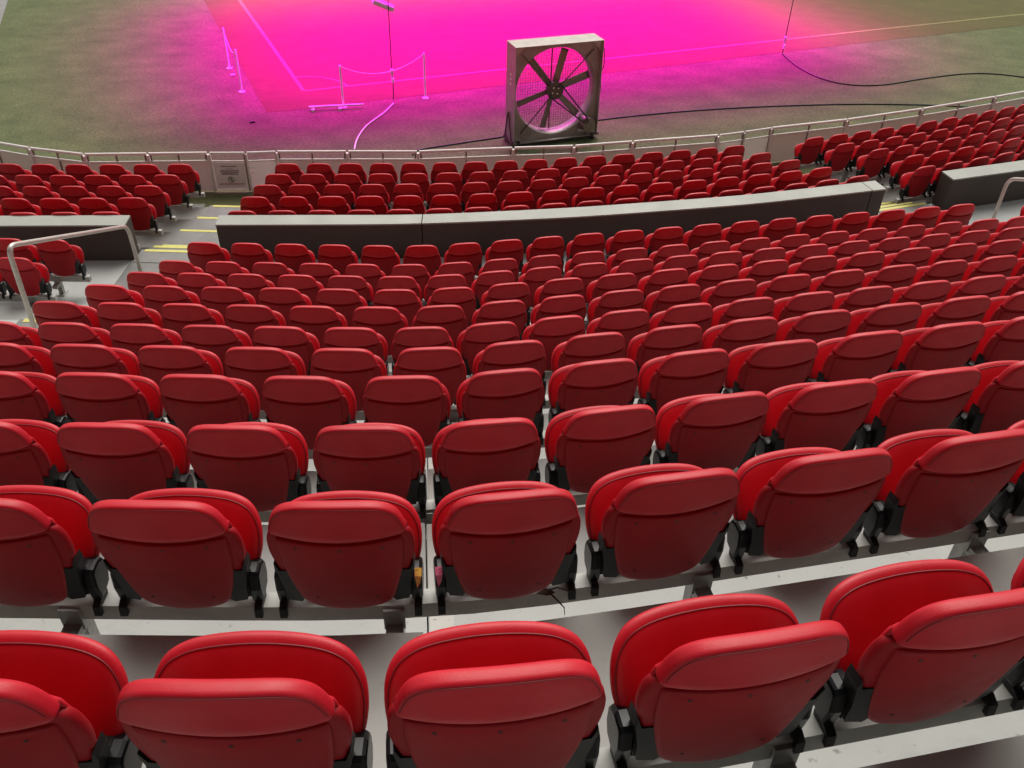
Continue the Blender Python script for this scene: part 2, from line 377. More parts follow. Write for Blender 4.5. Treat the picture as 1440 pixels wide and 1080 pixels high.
def tier(name, yA, yB, x0, x1, z, zlow, matl, step=0.25):
    """tread slab between two curves, thick, its far face is the riser down to the next tier; x0/x1 may be (near, far) pairs"""
    x0a, x0b = x0 if isinstance(x0, tuple) else (x0, x0); x1a, x1b = x1 if isinstance(x1, tuple) else (x1, x1)
    n = max(2, int((x1a - x0a) / step)); vs = []; fs = []
    for i in range(n + 1):
        xa = x0a + (x1a - x0a) * i / n; xb = x0b + (x1b - x0b) * i / n
        a = yA(xa); b = yB(xb); vs += [(xa, a, zlow), (xa, a, z), (xb, b, z), (xb, b, zlow)]
    for i in range(n):
        o = i * 4
        for j in range(4): fs.append((o + j, o + (j + 1) % 4, o + 4 + (j + 1) % 4, o + 4 + j))
    fs += [(0, 1, 2, 3), (4 * n + 3, 4 * n + 2, 4 * n + 1, 4 * n)]
    o = MB().add(vs, fs).build(name, matl); tag(o, kind='structure'); return o
OFF = 0.13
def off(k): return {1: 0.06, 2: 0.085, 3: 0.12}.get(k, OFF)
def joint_x(y): return -0.06 - 0.11 * y
for k in range(-8, 10):
    z = tread_z(k); zl = tread_z(k + 1) - 0.10
    rear = lambda x, k=k: yrow(k, x) - off(k)
    edge = lambda x, k=k: yrow(k + 1, x) - off(k + 1) - 0.002
    ja = joint_x(rear(-0.5)); jb = joint_x(edge(-0.5))
    J = lambda d: (ja + d, jb + d)
    tier('concrete_tier', rear, edge, -16, J(-0.003), z, zl, M['tread'])
    tier('concrete_tier', rear, edge, J(0.003), 16, z, zl, M['tread'])
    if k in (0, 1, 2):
        # painted shade: darker sheet from under the beam to the tread edge, 4 mm thick
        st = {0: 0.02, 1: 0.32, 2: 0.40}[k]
        m_ = M['nose_shade'] if k < 2 else M['nose_shade_pale']
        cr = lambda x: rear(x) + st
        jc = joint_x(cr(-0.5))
        tier('tread_shade', cr, lambda x: edge(x) + 0.004, -15.9, (jc - 0.006, jb - 0.006), z + 0.004, z + 0.0005, m_)
        tier('tread_shade', cr, lambda x: edge(x) + 0.004, (jc + 0.10, jb + 0.10), 15.9, z + 0.004, z + 0.0005, m_)
    if 1 <= k <= 7:
        tier('worn_joint_patch', lambda x: rear(x) + 0.01, lambda x: edge(x) - 0.005, (ja + 0.006, jb + 0.006), (ja + 0.092, jb + 0.092), z + 0.0035, z + 0.0004, M['treadold'], step=0.05)
# crosswalk level: rows 10 and 11 stand on it, it runs up to the dark walls
zc = tread_z(11)
tier('concrete_tier', lambda x: yrow(10, x) - OFF, lambda x: yrow(11, x) - OFF - 0.05, -16, 16, tread_z(10), zc - 0.1, M['tread'])
tier('crosswalk_floor', lambda x: yrow(11, x) - OFF - 0.048, lambda x: yfront(5, x) - 0.20, -16, 16, zc, zc - 0.5, M['floor'])
for k in (5, 4, 3, 2, 1):
    z = ftread(k)
    yb = (lambda x, k=k: yfront(k - 1, x) - 0.002) if k > 1 else (lambda x: yfront(1, x) + 0.42)
    ya = lambda x, k=k: yfront(k, x) - (0.198 if k == 5 else 0.0)
    tier('front_tier', ya, yb, -14, 14, z, z - 0.35, M['fronttread'])
    if k == 1:
        tier('aisle_carpet', lambda x: ya(x) + 0.01, lambda x: yb(x) + 0.004, -5.1, -3.62, z + 0.005, z + 0.0005, M['carpet'])
        tier('aisle_carpet', lambda x: ya(x) + 0.01, lambda x: yb(x) + 0.004, 3.9, 5.6, z + 0.005, z + 0.0005, M['carpet'])

# carpet strip in front of the first row
tier('carpet_strip', lambda x: yfront(1, x) + 0.422, lambda x: yfront(1, x) + 1.1, -14, 14, 0.006, -0.2, M['carpet'])

# roof and back wall of the covered stand (above and behind the viewer)
o = MB().box(-40, 40, -16, 3.0, 14.0, 14.5).build('stand_roof', M['roof']); tag(o, kind='structure')
o = MB().box(-40, 40, -16.5, -16, 0, 14).build('stand_back_wall', M['roof']); tag(o, kind='structure')
tier('upper_concourse', lambda x: -15.9, lambda x: yrow(-8, x) - OFF - 0.002, -16, 16, tread_z(-8) + 0.3, tread_z(-8) - 0.3, M['tread'])

# ------------------------------------------------------------------ barrier walls between the crosswalk and the front block
def wall_thing(front, back, zt, zb, label, joint=None):
    """front/back: matched polylines of the cap edges"""
    root = empty('barrier_wall', (front[0][0], front[0][1], zb))
    ox, oy = front[0]
    def slab(name, F, B, z0, z1, m, ov=0.0):
        vs = []; fs = []
        n = len(F)
        for (fx, fy), (bx, by) in zip(F, B):
            vs += [(fx - ox, fy - oy - ov, z0 - zb), (fx - ox, fy - oy - ov, z1 - zb), (bx - ox, by - oy, z1 - zb), (bx - ox, by - oy, z0 - zb)]
        for i in range(n - 1):
            for j in range(4): fs.append((i * 4 + j, i * 4 + (j + 1) % 4, i * 4 + 4 + (j + 1) % 4, i * 4 + 4 + j))
        fs += [(0, 1, 2, 3), (4 * n - 1, 4 * n - 2, 4 * n - 3, 4 * n - 4)]
        return MB().add(vs, fs).build(name, m, root)
    cuts = [0] + list(joint or ()) + [len(front) - 1]
    groups = [(cuts[i], cuts[i + 1] + 1) for i in range(len(cuts) - 1)]
    for gi, (a, b) in enumerate(groups):
        F = [list(p) for p in front[a:b]]; B = [list(p) for p in back[a:b]]
        if joint is not None:
            if gi < len(groups) - 1: F[-1][0] -= 0.006; B[-1][0] -= 0.006
            if gi > 0: F[0][0] += 0.006; B[0][0] += 0.006
        slab('wall_panel', F, B, zb, zt - 0.022, M['wallface'])
        slab('wall_cap', F, B, zt - 0.020, zt, M['wallcap'], ov=0.012)
    return tag(root, label, 'wall')
zw = CAM_Z - 5.10
def curve_pts(P, n=4):
    out = []
    for i in range(len(P) - 1):
        p0 = P[max(i - 1, 0)]; p1 = P[i]; p2 = P[i + 1]; p3 = P[min(i + 2, len(P) - 1)]
        for j in range(n):
            t = j / n
            out.append(tuple(0.5 * (2 * p1[c] + (p2[c] - p0[c]) * t + (2 * p0[c] - 5 * p1[c] + 4 * p2[c] - p3[c]) * t * t + (3 * p1[c] - p0[c] - 3 * p2[c] + p3[c]) * t ** 3) for c in range(len(p1))))
    out.append(tuple(P[-1])); return out
cf = [(-3.75, 9.88), (-2.46, 9.97), (-1.20, 10.08), (0.44, 10.33), (1.61, 10.57), (3.03, 10.90), (4.00, 11.18), (5.14, 11.53)]
cb = [(-3.78, 10.13), (-2.49, 10.22), (-1.21, 10.32), (0.39, 10.58), (1.54, 10.82), (2.95, 11.15), (3.92, 11.43), (5.07, 11.79)]
wall_thing(curve_pts(cf), curve_pts(cb), zw, zc, 'long dark grey wall with pale cap between the two aisles', joint=(8, 27))
wall_thing([(-9.6, 9.45), (-6.35, 9.69), (-4.85, 9.80)], [(-9.62, 9.71), (-6.38, 9.95), (-4.88, 10.06)], zw, zc, 'short dark grey wall with pale cap left of the handrail')
wall_thing([(6.23, 11.92), (7.45, 12.35), (10.0, 13.3)], [(6.17, 12.19), (7.37, 12.62), (9.9, 13.57)], zw, zc, 'dark grey wall with pale cap at the right edge of the photo')

# ------------------------------------------------------------------ aisle steps with yellow edges
def step_block(x0, x1, y0, y1, z0, z1, label):
    root = empty('aisle_step', ((x0 + x1) / 2, y0, z0))
    w = (x1 - x0) / 2
    MB().box(-w, w, 0, y1 - y0, 0, z1 - z0).build('step_body', M['step'], root)
    MB().box(-w + 0.05, w - 0.01, y1 - y0 - 0.055, y1 - y0 + 0.004, z1 - z0 - 0.03, z1 - z0 + 0.004).build('yellow_edge', M['yellow'], root)
    tag(root, label, 'step', 'yellow edged aisle steps')
ordn = ['', 'first', 'second', 'third', 'fourth', 'fifth', 'sixth', 'seventh', 'eighth', 'ninth', 'tenth', 'eleventh']
# lower left aisle (crosswalk down to the carpet)
lx0, lx1 = -4.90, -3.83
def fe(k): return yfront(k - 1, -4.4) - 0.002          # far edge of front tier k in the aisle
step_block(-4.85, lx1 + 0.05, 9.74, 10.07, zc - 0.02, zc + 0.010, 'grey step with yellow edge nearest the camera, beside the long dark wall')
step_block(lx0, lx1, 10.08, 10.45, ftread(5) - 0.02, zc - 0.14, 'grey step with yellow edge, second down the left aisle')
step_block(lx0, lx1, 10.46, fe(5) + 0.006, ftread(5) - 0.1, ftread(5) + 0.010, 'grey step with yellow edge, third down the left aisle')
step_block(lx0, lx1, fe(5) + 0.01, fe(4) + 0.006, ftread(4) - 0.05, ftread(4) + 0.010, 'grey step with yellow edge, fourth down the left aisle')
step_block(lx0, lx1, fe(4) + 0.01, fe(3) + 0.006, ftread(3) - 0.05, ftread(3) + 0.010, 'grey step with yellow edge, fifth down the left aisle')
step_block(lx0, lx1, fe(3) + 0.01, fe(2) + 0.006, ftread(2) - 0.05, ftread(2) + 0.010, 'lowest grey step with yellow edge, just above the green carpet')
# upper left aisle along the handrail
for k in (6, 7, 8, 9):
    ye = yrow(k + 1, -4.5) - OFF
    step_block(-4.92, -3.92, ye - 0.30, ye + 0.003, tread_z(k) - 0.05, tread_z(k) + 0.006, 'grey step with yellow edge at the end of the %s row from the camera' % ordn[k])
# aisle coating on the crosswalk
sheet('aisle_coating', [(-4.88, 8.80), (-3.8, 8.80), (-3.8, 9.735), (-4.88, 9.735)], zc + 0.004, M['step'])
# right aisle steps beyond the wall
rot = R(20)
for (cx, cy, zt, lb) in ((5.66, 12.03, zc + 0.010, 'upper yellow edged step in the right aisle beside the wall end'),
                         (5.60, 12.33, zc - 0.12, 'second yellow edged step in the right aisle beside the wall end'),
                         (5.45, 12.62, ftread(5) + 0.010, 'third yellow edged step in the right aisle, partly behind the wall end')):
    root = empty('aisle_step', (cx, cy, zt - 0.3), rot)
    MB().box(-0.45, 0.42, -0.36, 0, 0, 0.3).build('step_body', M['step'], root)
    MB().box(-0.44, 0.41, -0.055, 0.004, 0.27, 0.304).build('yellow_edge', M['yellow'], root)
    tag(root, lb, 'step', 'yellow edged aisle steps')

# ------------------------------------------------------------------ the folding seat
def cr_closed_half(half, n=3):
    """smooth the right half outline (top centre to bottom centre) and mirror it"""
    P = [(-half[1][0], half[1][1])] + half + [(-half[-2][0], half[-2][1])]
    out = []
    for i in range(1, len(P) - 2):
        p0, p1, p2, p3 = P[i - 1], P[i], P[i + 1], P[i + 2]
        for j in range(n):
            t = j / n
            out.append(tuple(0.5 * (2 * p1[c] + (p2[c] - p0[c]) * t + (2 * p0[c] - 5 * p1[c] + 4 * p2[c] - p3[c]) * t * t + (3 * p1[c] - p0[c] - 3 * p2[c] + p3[c]) * t ** 3) for c in (0, 1)))
    out.append(half[-1])
    return out + [(-x, z) for x, z in out[-2:0:-1]]
def pillow(mb, outline, rings, curv=0.0, rake=0.0, cz=None, smooth=True, yoff=0.0, topcurv=0.0):
    """stack of scaled outlines: rings = [(inset metres, y)]"""
    n = len(outline)
    cx = 0.0; zc_ = cz if cz is not None else (max(p[1] for p in outline) + min(p[1] for p in outline)) / 2
    hw = max(abs(p[0]) for p in outline); hh = (max(p[1] for p in outline) - min(p[1] for p in outline)) / 2
    vs = []; fs = []
    for ins, y in rings:
        sx = max(0.02, 1 - ins / hw); sz = max(0.02, 1 - ins / hh)
        for x, z in outline:
            X = x * sx; Z = zc_ + (z - zc_) * sz
            vs.append((X, y + yoff + curv * X * X - rake * Z + topcurv * Z * Z, Z))
    m = len(rings)
    for r in range(m - 1):
        for i in range(n):
            j = (i + 1) % n; fs.append((r * n + i, r * n + j, (r + 1) * n + j, (r + 1) * n + i))
    mb.add(vs, fs, smooth)
    # end caps: smaller and smaller copies of the outline that follow the curvature
    for r in (0, m - 1):
        ring = vs[r * n:(r + 1) * n]; yb = rings[r][1]; gv = []; gf = []
        ks = (1.0, 0.8, 0.6, 0.4, 0.2, 0.03)
        for k_ in ks:
            for p in ring:
                X = p[0] * k_; Z = zc_ + (p[2] - zc_) * k_
                gv.append((X, yb + yoff + curv * X * X - rake * Z + topcurv * Z * Z, Z))
        for q in range(len(ks) - 1):
            for i in range(n):
                j = (i + 1) % n; gf.append((q * n + i, q * n + j, (q + 1) * n + j, (q + 1) * n + i))
        gf.append(tuple(range((len(ks) - 1) * n, len(ks) * n)))
        mb.add(gv, gf, smooth)
    return vs, n
def ring_path(outline, ins, y, curv, rake, cz, yoff=0.0):
    hw = max(abs(p[0]) for p in outline); hh = (max(p[1] for p in outline) - min(p[1] for p in outline)) / 2
    out = []
    for x, z in outline:
        X = x * (1 - ins / hw); Z = cz + (z - cz) * (1 - ins / hh)
        out.append((X, y + yoff + curv * X * X - rake * Z, Z))
    return out

CV, RK = 0.48, 0.13               # back: plan curvature, rake (top leans towards the camera)
def prof(t, T, edge, flat=0.55):
    """pillow ring profile from rear face to front face; T thickness, edge radius"""
    return [(edge * 8, -T / 2 - 0.002), (edge * 3, -T / 2 - 0.001), (edge * 1.2, -T / 2), (edge * 0.55, -T / 2 + edge * 0.12), (edge * 0.2, -T / 2 + edge * 0.42),
            (0.0, -T / 2 + edge), (0.0, T / 2 - edge), (edge * 0.2, T / 2 - edge * 0.42), (edge * 0.55, T / 2 - edge * 0.12), (edge * 1.2, T / 2), (edge * 3, T / 2 + 0.002), (edge * 8, T / 2 + 0.004)]

pad_half = [(0, 0.0), (0.05, -0.0012), (0.095, -0.005), (0.130, -0.013), (0.156, -0.027), (0.175, -0.048), (0.188, -0.077), (0.197, -0.108), (0.2005, -0.124), (0.1985, -0.133),
            (0.185, -0.141), (0.14, -0.153), (0.09, -0.160), (0.04, -0.164), (0, -0.165)]
shell_half = [(0, -0.168), (0.05, -0.167), (0.10, -0.162), (0.14, -0.156), (0.178, -0.1465), (0.196, -0.1455), (0.208, -0.156), (0.2155, -0.178), (0.2195, -0.21), (0.2195, -0.25), (0.214, -0.29), (0.203, -0.335),
              (0.192, -0.370), (0.178, -0.385), (0.12, -0.388), (0.06, -0.389), (0, -0.39)]
panel_half = [(0, -0.182), (0.06, -0.180), (0.12, -0.172), (0.165, -0.164), (0.184, -0.163), (0.189, -0.175), (0.189, -0.22), (0.185, -0.28), (0.177, -0.34), (0.167, -0.39), (0.155, -0.44),
              (0.145, -0.474), (0.128, -0.497), (0.10, -0.513), (0.05, -0.526), (0, -0.530)]
cush_half = [(0, -0.212), (0.06, -0.213), (0.12, -0.2165), (0.162, -0.224), (0.195, -0.239), (0.217, -0.265), (0.2295, -0.300), (0.2325, -0.345), (0.227, -0.39), (0.212, -0.435),
             (0.192, -0.475), (0.165, -0.508), (0.12, -0.528), (0.06, -0.536), (0, -0.538)]
PAD, SHELL, PANEL, CUSH = cr_closed_half(pad_half), cr_closed_half(shell_half), cr_closed_half(panel_half), cr_closed_half(cush_half)
CY, CK, CR_ = 0.355, -0.45, -0.42     # cushion plane: offset forward, plan curvature, lean forward at the top
def bare(name, mb, m):
    o = mb.build(name, m, weld=name in ('upper_pad', 'back_shell', 'back_panel', 'back_cushion', 'seat_cushion', 'seat_underside')); COL.objects.unlink(o); return o
def seat_parts():
    P = {}
    mb = MB(); T = 0.062
    pillow(mb, PAD, [(0.050, -0.0312), (0.030, -0.0308), (0.012, -0.029), (0.0045, -0.0265), (0.001, -0.021), (0, -0.015), (0, -0.002), (0.002, 0.006), (0.007, 0.012), (0.018, 0.0155), (0.05, 0.018)], CV, RK)
    P['upper_pad'] = bare('upper_pad', mb, M['vinyl'])
    mb = MB(); pts = ring_path(PAD, 0.0065, -0.0283, CV, RK, -0.0825)
    top = [p for p in pts if p[2] > -0.115]
    # order the upper arc left to right
    top.sort(key=lambda p: math.atan2(p[2] + 0.12, -p[0]))
    mb.tube(top, 0.0011, 5); P['stitching'] = bare('stitching', mb, M['seam'])
    mb = MB()
    pillow(mb, SHELL, [(0.09, -0.014), (0.03, -0.0145), (0.012, -0.014), (0.004, -0.0115), (0.0, -0.006), (0.0, 0.010), (0.004, 0.016), (0.03, 0.018)], CV, RK)
    P['back_shell'] = bare('back_shell', mb, M['plastic'])
    mb = MB()
    pillow(mb, PANEL, [(0.11, -0.0255), (0.05, -0.0255), (0.016, -0.0250), (0.007, -0.0235), (0.002, -0.020), (0.0, -0.0145), (0.0, 0.002), (0.03, 0.004)], CV, RK)
    P['back_panel'] = bare('back_panel', mb, M['plastic'])
    mb = MB()
    for sx, sz in ((-0.128, -0.198), (0.128, -0.198), (0.0, -0.205), (-0.095, -0.455), (0.095, -0.455)):
        y = -0.0262 + CV * sx * sx - RK * sz
        vs = [(sx + 0.0052 * math.cos(a * math.pi / 4), y, sz + 0.0052 * math.sin(a * math.pi / 4)) for a in range(8)]
        mb.add(vs, [tuple(range(8))])
        mb.add(vs + [(v_[0], v_[1] + 0.004, v_[2]) for v_ in vs], [(q_, (q_ + 1) % 8, (q_ + 1) % 8 + 8, q_ + 8) for q_ in range(8)])
    P['screws'] = bare('screws', mb, M['screw']); P['screws']['kind'] = 'stuff'      # five screw heads a few pixels across
    # front upholstery of the back, below the pad
    fh = [(0, -0.10), (0.10, -0.10), (0.185, -0.11), (0.203, -0.15), (0.208, -0.22), (0.20, -0.30), (0.185, -0.36), (0.16, -0.42), (0.12, -0.46), (0.06, -0.475), (0, -0.48)]
    mb = MB(); pillow(mb, cr_closed_half(fh, 2), [(0.05, 0.006), (0.0, 0.008), (0.0, 0.014), (0.006, 0.022), (0.02, 0.027), (0.07, 0.032)], CV, RK)
    P['back_cushion'] = bare('back_cushion', mb, M['vinyl'])
    # tipped up seat cushion
    mb = MB()
    rings = [(0.14, -0.036), (0.08, -0.036), (0.045, -0.035), (0.026, -0.032), (0.014, -0.0275), (0.0085, -0.0235), (0.0072, -0.0215), (0.006, -0.0205), (0.003, -0.017), (0.0, -0.011), (0.0, -0.002), (0.004, 0.006), (0.012, 0.012), (0.05, 0.016)]
    pillow(mb, CUSH, rings, CK, CR_, yoff=CY)
    P['seat_cushion'] = bare('seat_cushion', mb, M['vinyl'])
    mb = MB(); pts = ring_path(CUSH, 0.0078, -0.0235, CK, CR_, -0.375, yoff=CY)
    mb.tube(pts, 0.0022, 5, closed=True); P['piping'] = bare('piping', mb, M['seam'])
    uh = [(0, -0.262), (0.10, -0.265), (0.17, -0.275), (0.203, -0.295), (0.210, -0.325), (0.20, -0.36), (0.18, -0.44), (0.155, -0.50), (0.10, -0.53), (0, -0.54)]
    mb = MB(); pillow(mb, cr_closed_half(uh, 2), [(0.05, 0.018), (0.0, 0.020), (0.004, 0.032), (0.02, 0.046), (0.07, 0.054)], CK, CR_, yoff=CY)
    P['seat_underside'] = bare('seat_underside', mb, M['plastic'])
    # black corner bracket, hinge housing and foot (one side each)
    for s, nm in ((1, 'bracket_r'), (-1, 'bracket_l')):
        mb = MB()
        poly = [(0.166, -0.330), (0.2015, -0.338), (0.213, -0.300), (0.215, -0.330), (0.207, -0.375), (0.199, -0.42), (0.196, -0.475), (0.190, -0.497), (0.150, -0.499), (0.135, -0.47), (0.150, -0.42)]
        vs = []; n = len(poly)
        for y in (-0.0185, 0.030):
            for (x, z) in poly: vs.append((s * x, y + CV * x * x - RK * z, z))
        fs = [tuple(range(n)), tuple(range(2 * n - 1, n - 1, -1))] + [(i, i + n, (i + 1) % n + n, (i + 1) % n) for i in range(n)]
        mb.add(vs, fs)
        # arm that carries the back down to the hinge
        mb.add([(s * 0.184, 0.06, -0.38), (s * 0.201, 0.06, -0.38), (s * 0.201, 0.15, -0.40), (s * 0.184, 0.15, -0.40), (s * 0.182, 0.07, -0.49), (s * 0.201, 0.07, -0.49), (s * 0.201, 0.16, -0.51), (s * 0.184, 0.16, -0.51)],
               [(0, 1, 2, 3), (7, 6, 5, 4), (0, 4, 5, 1), (1, 5, 6, 2), (2, 6, 7, 3), (3, 7, 4, 0)])
        P[nm] = bare('side_bracket', mb, M['blackdull'])
    for s, nm in ((1, 'hinge_r'), (-1, 'hinge_l')):
        mb = MB(); x0, x1 = 0.198, 0.2340
        prof_ = [(0.074, -0.400), (0.086, -0.391), (0.125, -0.389), (0.150, -0.400), (0.165, -0.43), (0.166, -0.475), (0.150, -0.515), (0.11, -0.528), (0.078, -0.524), (0.068, -0.46)]
        n = len(prof_); rs = [(x0, 0.006), (x0 + 0.006, 0.0), (x1 - 0.010, 0.0), (x1 - 0.003, 0.004), (x1, 0.012)]
        cyy, czz = 0.117, -0.458; vs = []
        for xx, ins in rs:
            for (y, z) in prof_:
                f = 1 - ins / 0.06; vs.append((s * xx, cyy + (y - cyy) * f, czz + (z - czz) * f))
        fs = []
        for r_ in range(len(rs) - 1):
            for i in range(n): fs.append((r_ * n + i, r_ * n + (i + 1) % n, (r_ + 1) * n + (i + 1) % n, (r_ + 1) * n + i))
        fs += [tuple(range(n)), tuple((len(rs) - 1) * n + i for i in range(n - 1, -1, -1))]
        mb.add(vs, fs)
        P[nm] = bare('hinge_housing', mb, M['black'])
    for s, nm in ((1, 'foot_r'), (-1, 'foot_l')):
        mb = MB()
        mb.prism([(0.078, -0.522), (0.125, -0.526), (0.120, -0.5435), (0.0655, -0.5435), (0.0655, -0.572), (0.050, -0.572), (0.054, -0.535)], min(s * 0.206, s * 0.230), max(s * 0.206, s * 0.230), 'yz')
        P[nm] = bare('beam_clamp', mb, M['blackdull'])
    return P
SP = seat_parts()
BEAM_TOP = -0.531                  # relative to the top of the back

def place_seat(x, y, ztop, rz, near, back=0.015):
    root = empty('stadium_seat', (x + back * math.sin(rz), y - back * math.cos(rz), ztop), rz)
    root.scale = (0.97, 1.0, 0.975)
    def put(key, parent=root):
        o = SP[key].copy(); COL.objects.link(o); o.parent = parent; return o
    pad = put('upper_pad'); put('back_shell'); put('back_panel'); put('back_cushion')
    cu = put('seat_cushion'); put('seat_underside')
    for q in ('bracket_r', 'bracket_l', 'hinge_r', 'hinge_l', 'foot_r', 'foot_l'): put(q)
    if near:
        put('stitching', pad); put('piping', cu); put('screws')
    return root

# row layout: (row fn, k, x of first measured seat, x of last, count)
def arc_positions(fn, k, xa, xb, n, ext_l=0, ext_r=0):
    xs = [xa + (xb - xa) * i / 400 for i in range(401)]
    L = [0.0]
    for i in range(400): L.append(L[-1] + math.hypot(xs[i + 1] - xs[i], fn(k, xs[i + 1]) - fn(k, xs[i])))
    pitch = L[-1] / (n - 1) if n > 1 else 0.5
    out = []; j = 0
    for i in range(n):
        t = i * pitch
        while j < 399 and L[j + 1] < t: j += 1
        out.append(xs[j] + (xs[j + 1] - xs[j]) * (t - L[j]) / max(1e-9, L[j + 1] - L[j]))
    x = out[0]
    for i in range(ext_l): x -= pitch * math.cos(heading(fn, k, x)); out.insert(0, x)
    x = out[-1]
    for i in range(ext_r): x += pitch * math.cos(heading(fn, k, x)); out.append(x)
    return out
def in_view(x, y, z, rz):
    """does any part of the seat fall inside the picture"""
    c, s = math.cos(rz), math.sin(rz)
    pts = []
    for dx in (-0.225, 0, 0.225):
        for dy, dz in ((0, 0), (0.04, -0.50), (0.15, -0.115), (0.1, -0.6), (0.02, -0.25)):
            px, py = proj((x + dx * c - dy * s, y + dx * s + dy * c, z + dz)); pts.append((px, py))
    return any(2 < p[0] < 1438 and 2 < p[1] < 1078 for p in pts)
ordinal = lambda n: '%d%s' % (n, 'th' if 10 <= n % 100 <= 20 else {1: 'st', 2: 'nd', 3: 'rd'}.get(n % 10, 'th'))
UP = {1: (-0.502, 0.489, 3, 3, 5), 2: (-0.986, 0.998, 5, 4, 6), 3: (-1.563, 1.862, 8, 3, 6), 4: (-2.025, 2.405, 10, 3, 6), 5: (-2.511, 2.970, 12, 2, 6), 6: (-3.092, 3.680, 15, 1, 6),
      7: (-3.588, 4.310, 17, 0, 6), 8: (-3.591, 4.409, 17, 0, 6), 9: (-3.625, 3.653, 16, 0, 7), 10: (-3.657, 6.213, 21, 0, 1), 11: (-3.574, 5.736, 20, 0, 0)}
seat_count = 0
RAILS = []                        # (fn, k, x0, x1, ztop, tread)
special = {}
def do_row(fn, k, xs, ztop, tread, text, near, group):
    global seat_count
    vis = []
    for x in xs:
        y = fn(k, x); rz = heading(fn, k, x)
        if in_view(x, y, ztop, rz): vis.append((x, y, rz))
    for i, (x, y, rz) in enumerate(vis):
        r = place_seat(x, y, ztop, rz + random.uniform(-0.006, 0.006), near, 0.004)
        tag(r, text % ordinal(i + 1), 'seat', group)
        # tipped cushions never sit at exactly the same angle
        for ch in r.children:
            if ch.data and ch.data.name.startswith('seat_cushion'):
                ch.location.y += random.uniform(-0.005, 0.007); ch.rotation_euler.x = random.uniform(-0.014, 0.012)
        special[(fn.__name__, k, round(x, 1))] = r
        seat_count += 1
    if fn is yrow and k <= 8 and len(vis) > 3:
        for side, rest in (('right', [x for x in xs if x > vis[-1][0] + 0.2][:3]), ('left', [x for x in xs if x < vis[0][0] - 0.2][-2:][::-1])):
            for q, x in enumerate(rest):
                r = place_seat(x, fn(k, x), ztop, heading(fn, k, x), False, 0.004)
                tag(r, 'tipped up red seat %s past the %s edge of the photo, %s' % (('next', 'second', 'third')[q], side, rown[k]), 'seat', group)
    if vis: RAILS.append((fn, k, vis[0][0] - 0.27, vis[-1][0] + 0.27, ztop, tread, text))
rown = {1: 'nearest row', 2: 'second nearest row', 3: 'third nearest row', 4: 'fourth nearest row', 5: 'fifth nearest row', 6: 'sixth nearest row', 7: 'seventh nearest row',
        8: 'eighth nearest row', 9: 'ninth nearest row', 10: 'tenth nearest row', 11: 'row facing the long dark wall'}
for k in range(1, 12):
    a, b, n, el, er = UP[k]
    xs = [x for x in arc_positions(yrow, k, a, b, n, el, er) if -3.9 < x and (k < 10 or x < 6.35)]
    do_row(yrow, k, xs, TOPZ[k], tread_z(k), 'tipped up red seat, %s from the left in the ' + rown[k], k <= 7, 'red folding seats of the upper block')
for k, xs in ((11, [-6.29, -5.79, -5.288]), (10, [-6.38, -5.88, -5.38]), (9, [-6.05, -5.55]), (8, [-5.70])):
    do_row(yrow, k, xs, TOPZ[k], tread_z(k), 'tipped up red seat left of the handrail, %s from left, ' + {11: 'nearest the short wall', 10: 'one row above', 9: 'two rows up', 8: 'three rows up'}[k], True, 'red folding seats beyond the left handrail')
do_row(yrow, 11, [7.02], TOPZ[11], tread_z(11), 'red seat cut by the right edge beyond the right handrail, %s of its row', False, 'red folding seats beyond the right handrail')
FR = {5: [(-3.518, 4.871, 18, 0, 0), (-6.210, -5.200, 3, 2, 0), (5.99, 7.424, 4, 0, 3)],
      4: [(-3.506, 4.470, 17, 0, 0), (-6.589, -5.100, 4, 2, 0), (6.045, 7.895, 5, 0, 3)],
      3: [(-3.535, 4.185, 17, 0, 0), (-6.680, -5.172, 4, 2, 0), (5.739, 8.034, 6, 0, 3)],
      2: [(-3.562, 3.894, 16, 0, 0), (-7.150, -5.174, 5, 2, 0), (5.403, 8.608, 8, 0, 3)],
      1: [(-3.600, 3.614, 16, 0, 0), (-7.788, -5.234, 6, 2, 0), (5.079, 9.179, 10, 0, 3)]}
frn = {5: 'row right behind the wall', 4: 'second row behind the wall', 3: 'third row behind the wall', 2: 'second row from the fence', 1: 'row along the fence'}
for k in (5, 4, 3, 2, 1):
    for bi, (a, b, n, el, er) in enumerate(FR[k]):
        xs = arc_positions(yfront, k, a, b, n, el, er)
        blk = ('middle', 'left', 'right')[bi]
        do_row(yfront, k, xs, ZF[k], ftread(k), 'small red seat, %s from the left, ' + blk + ' block, ' + frn[k], False, 'red folding seats of the %s front block' % blk)
print('SEATS', seat_count)

# foil tags on the hinge housings either side of the slab joint, second nearest row
for key, sgn, m, lab in (((-0.49), 1, 'orange', 'orange foil tag on the hinge'), ((0.0), -1, 'pinkfoil', 'pink foil tag on the hinge')):
    r = None
    for kk, rr in special.items():
        if kk[0] == 'yrow' and kk[1] == 2 and abs(kk[2] - key) < 0.06: r = rr
    if r:
        x = sgn * 0.222
        o = MB().add([(x - 0.011, 0.070, -0.402), (x + 0.011, 0.070, -0.402), (x + 0.006, 0.0665, -0.430), (x - 0.004, 0.064, -0.452),
                      (x - 0.011, 0.092, -0.387), (x + 0.011, 0.092, -0.387)], [(0, 1, 2, 3), (0, 4, 5, 1)]).build('foil_tag', M[m], r)
        o['label'] = lab

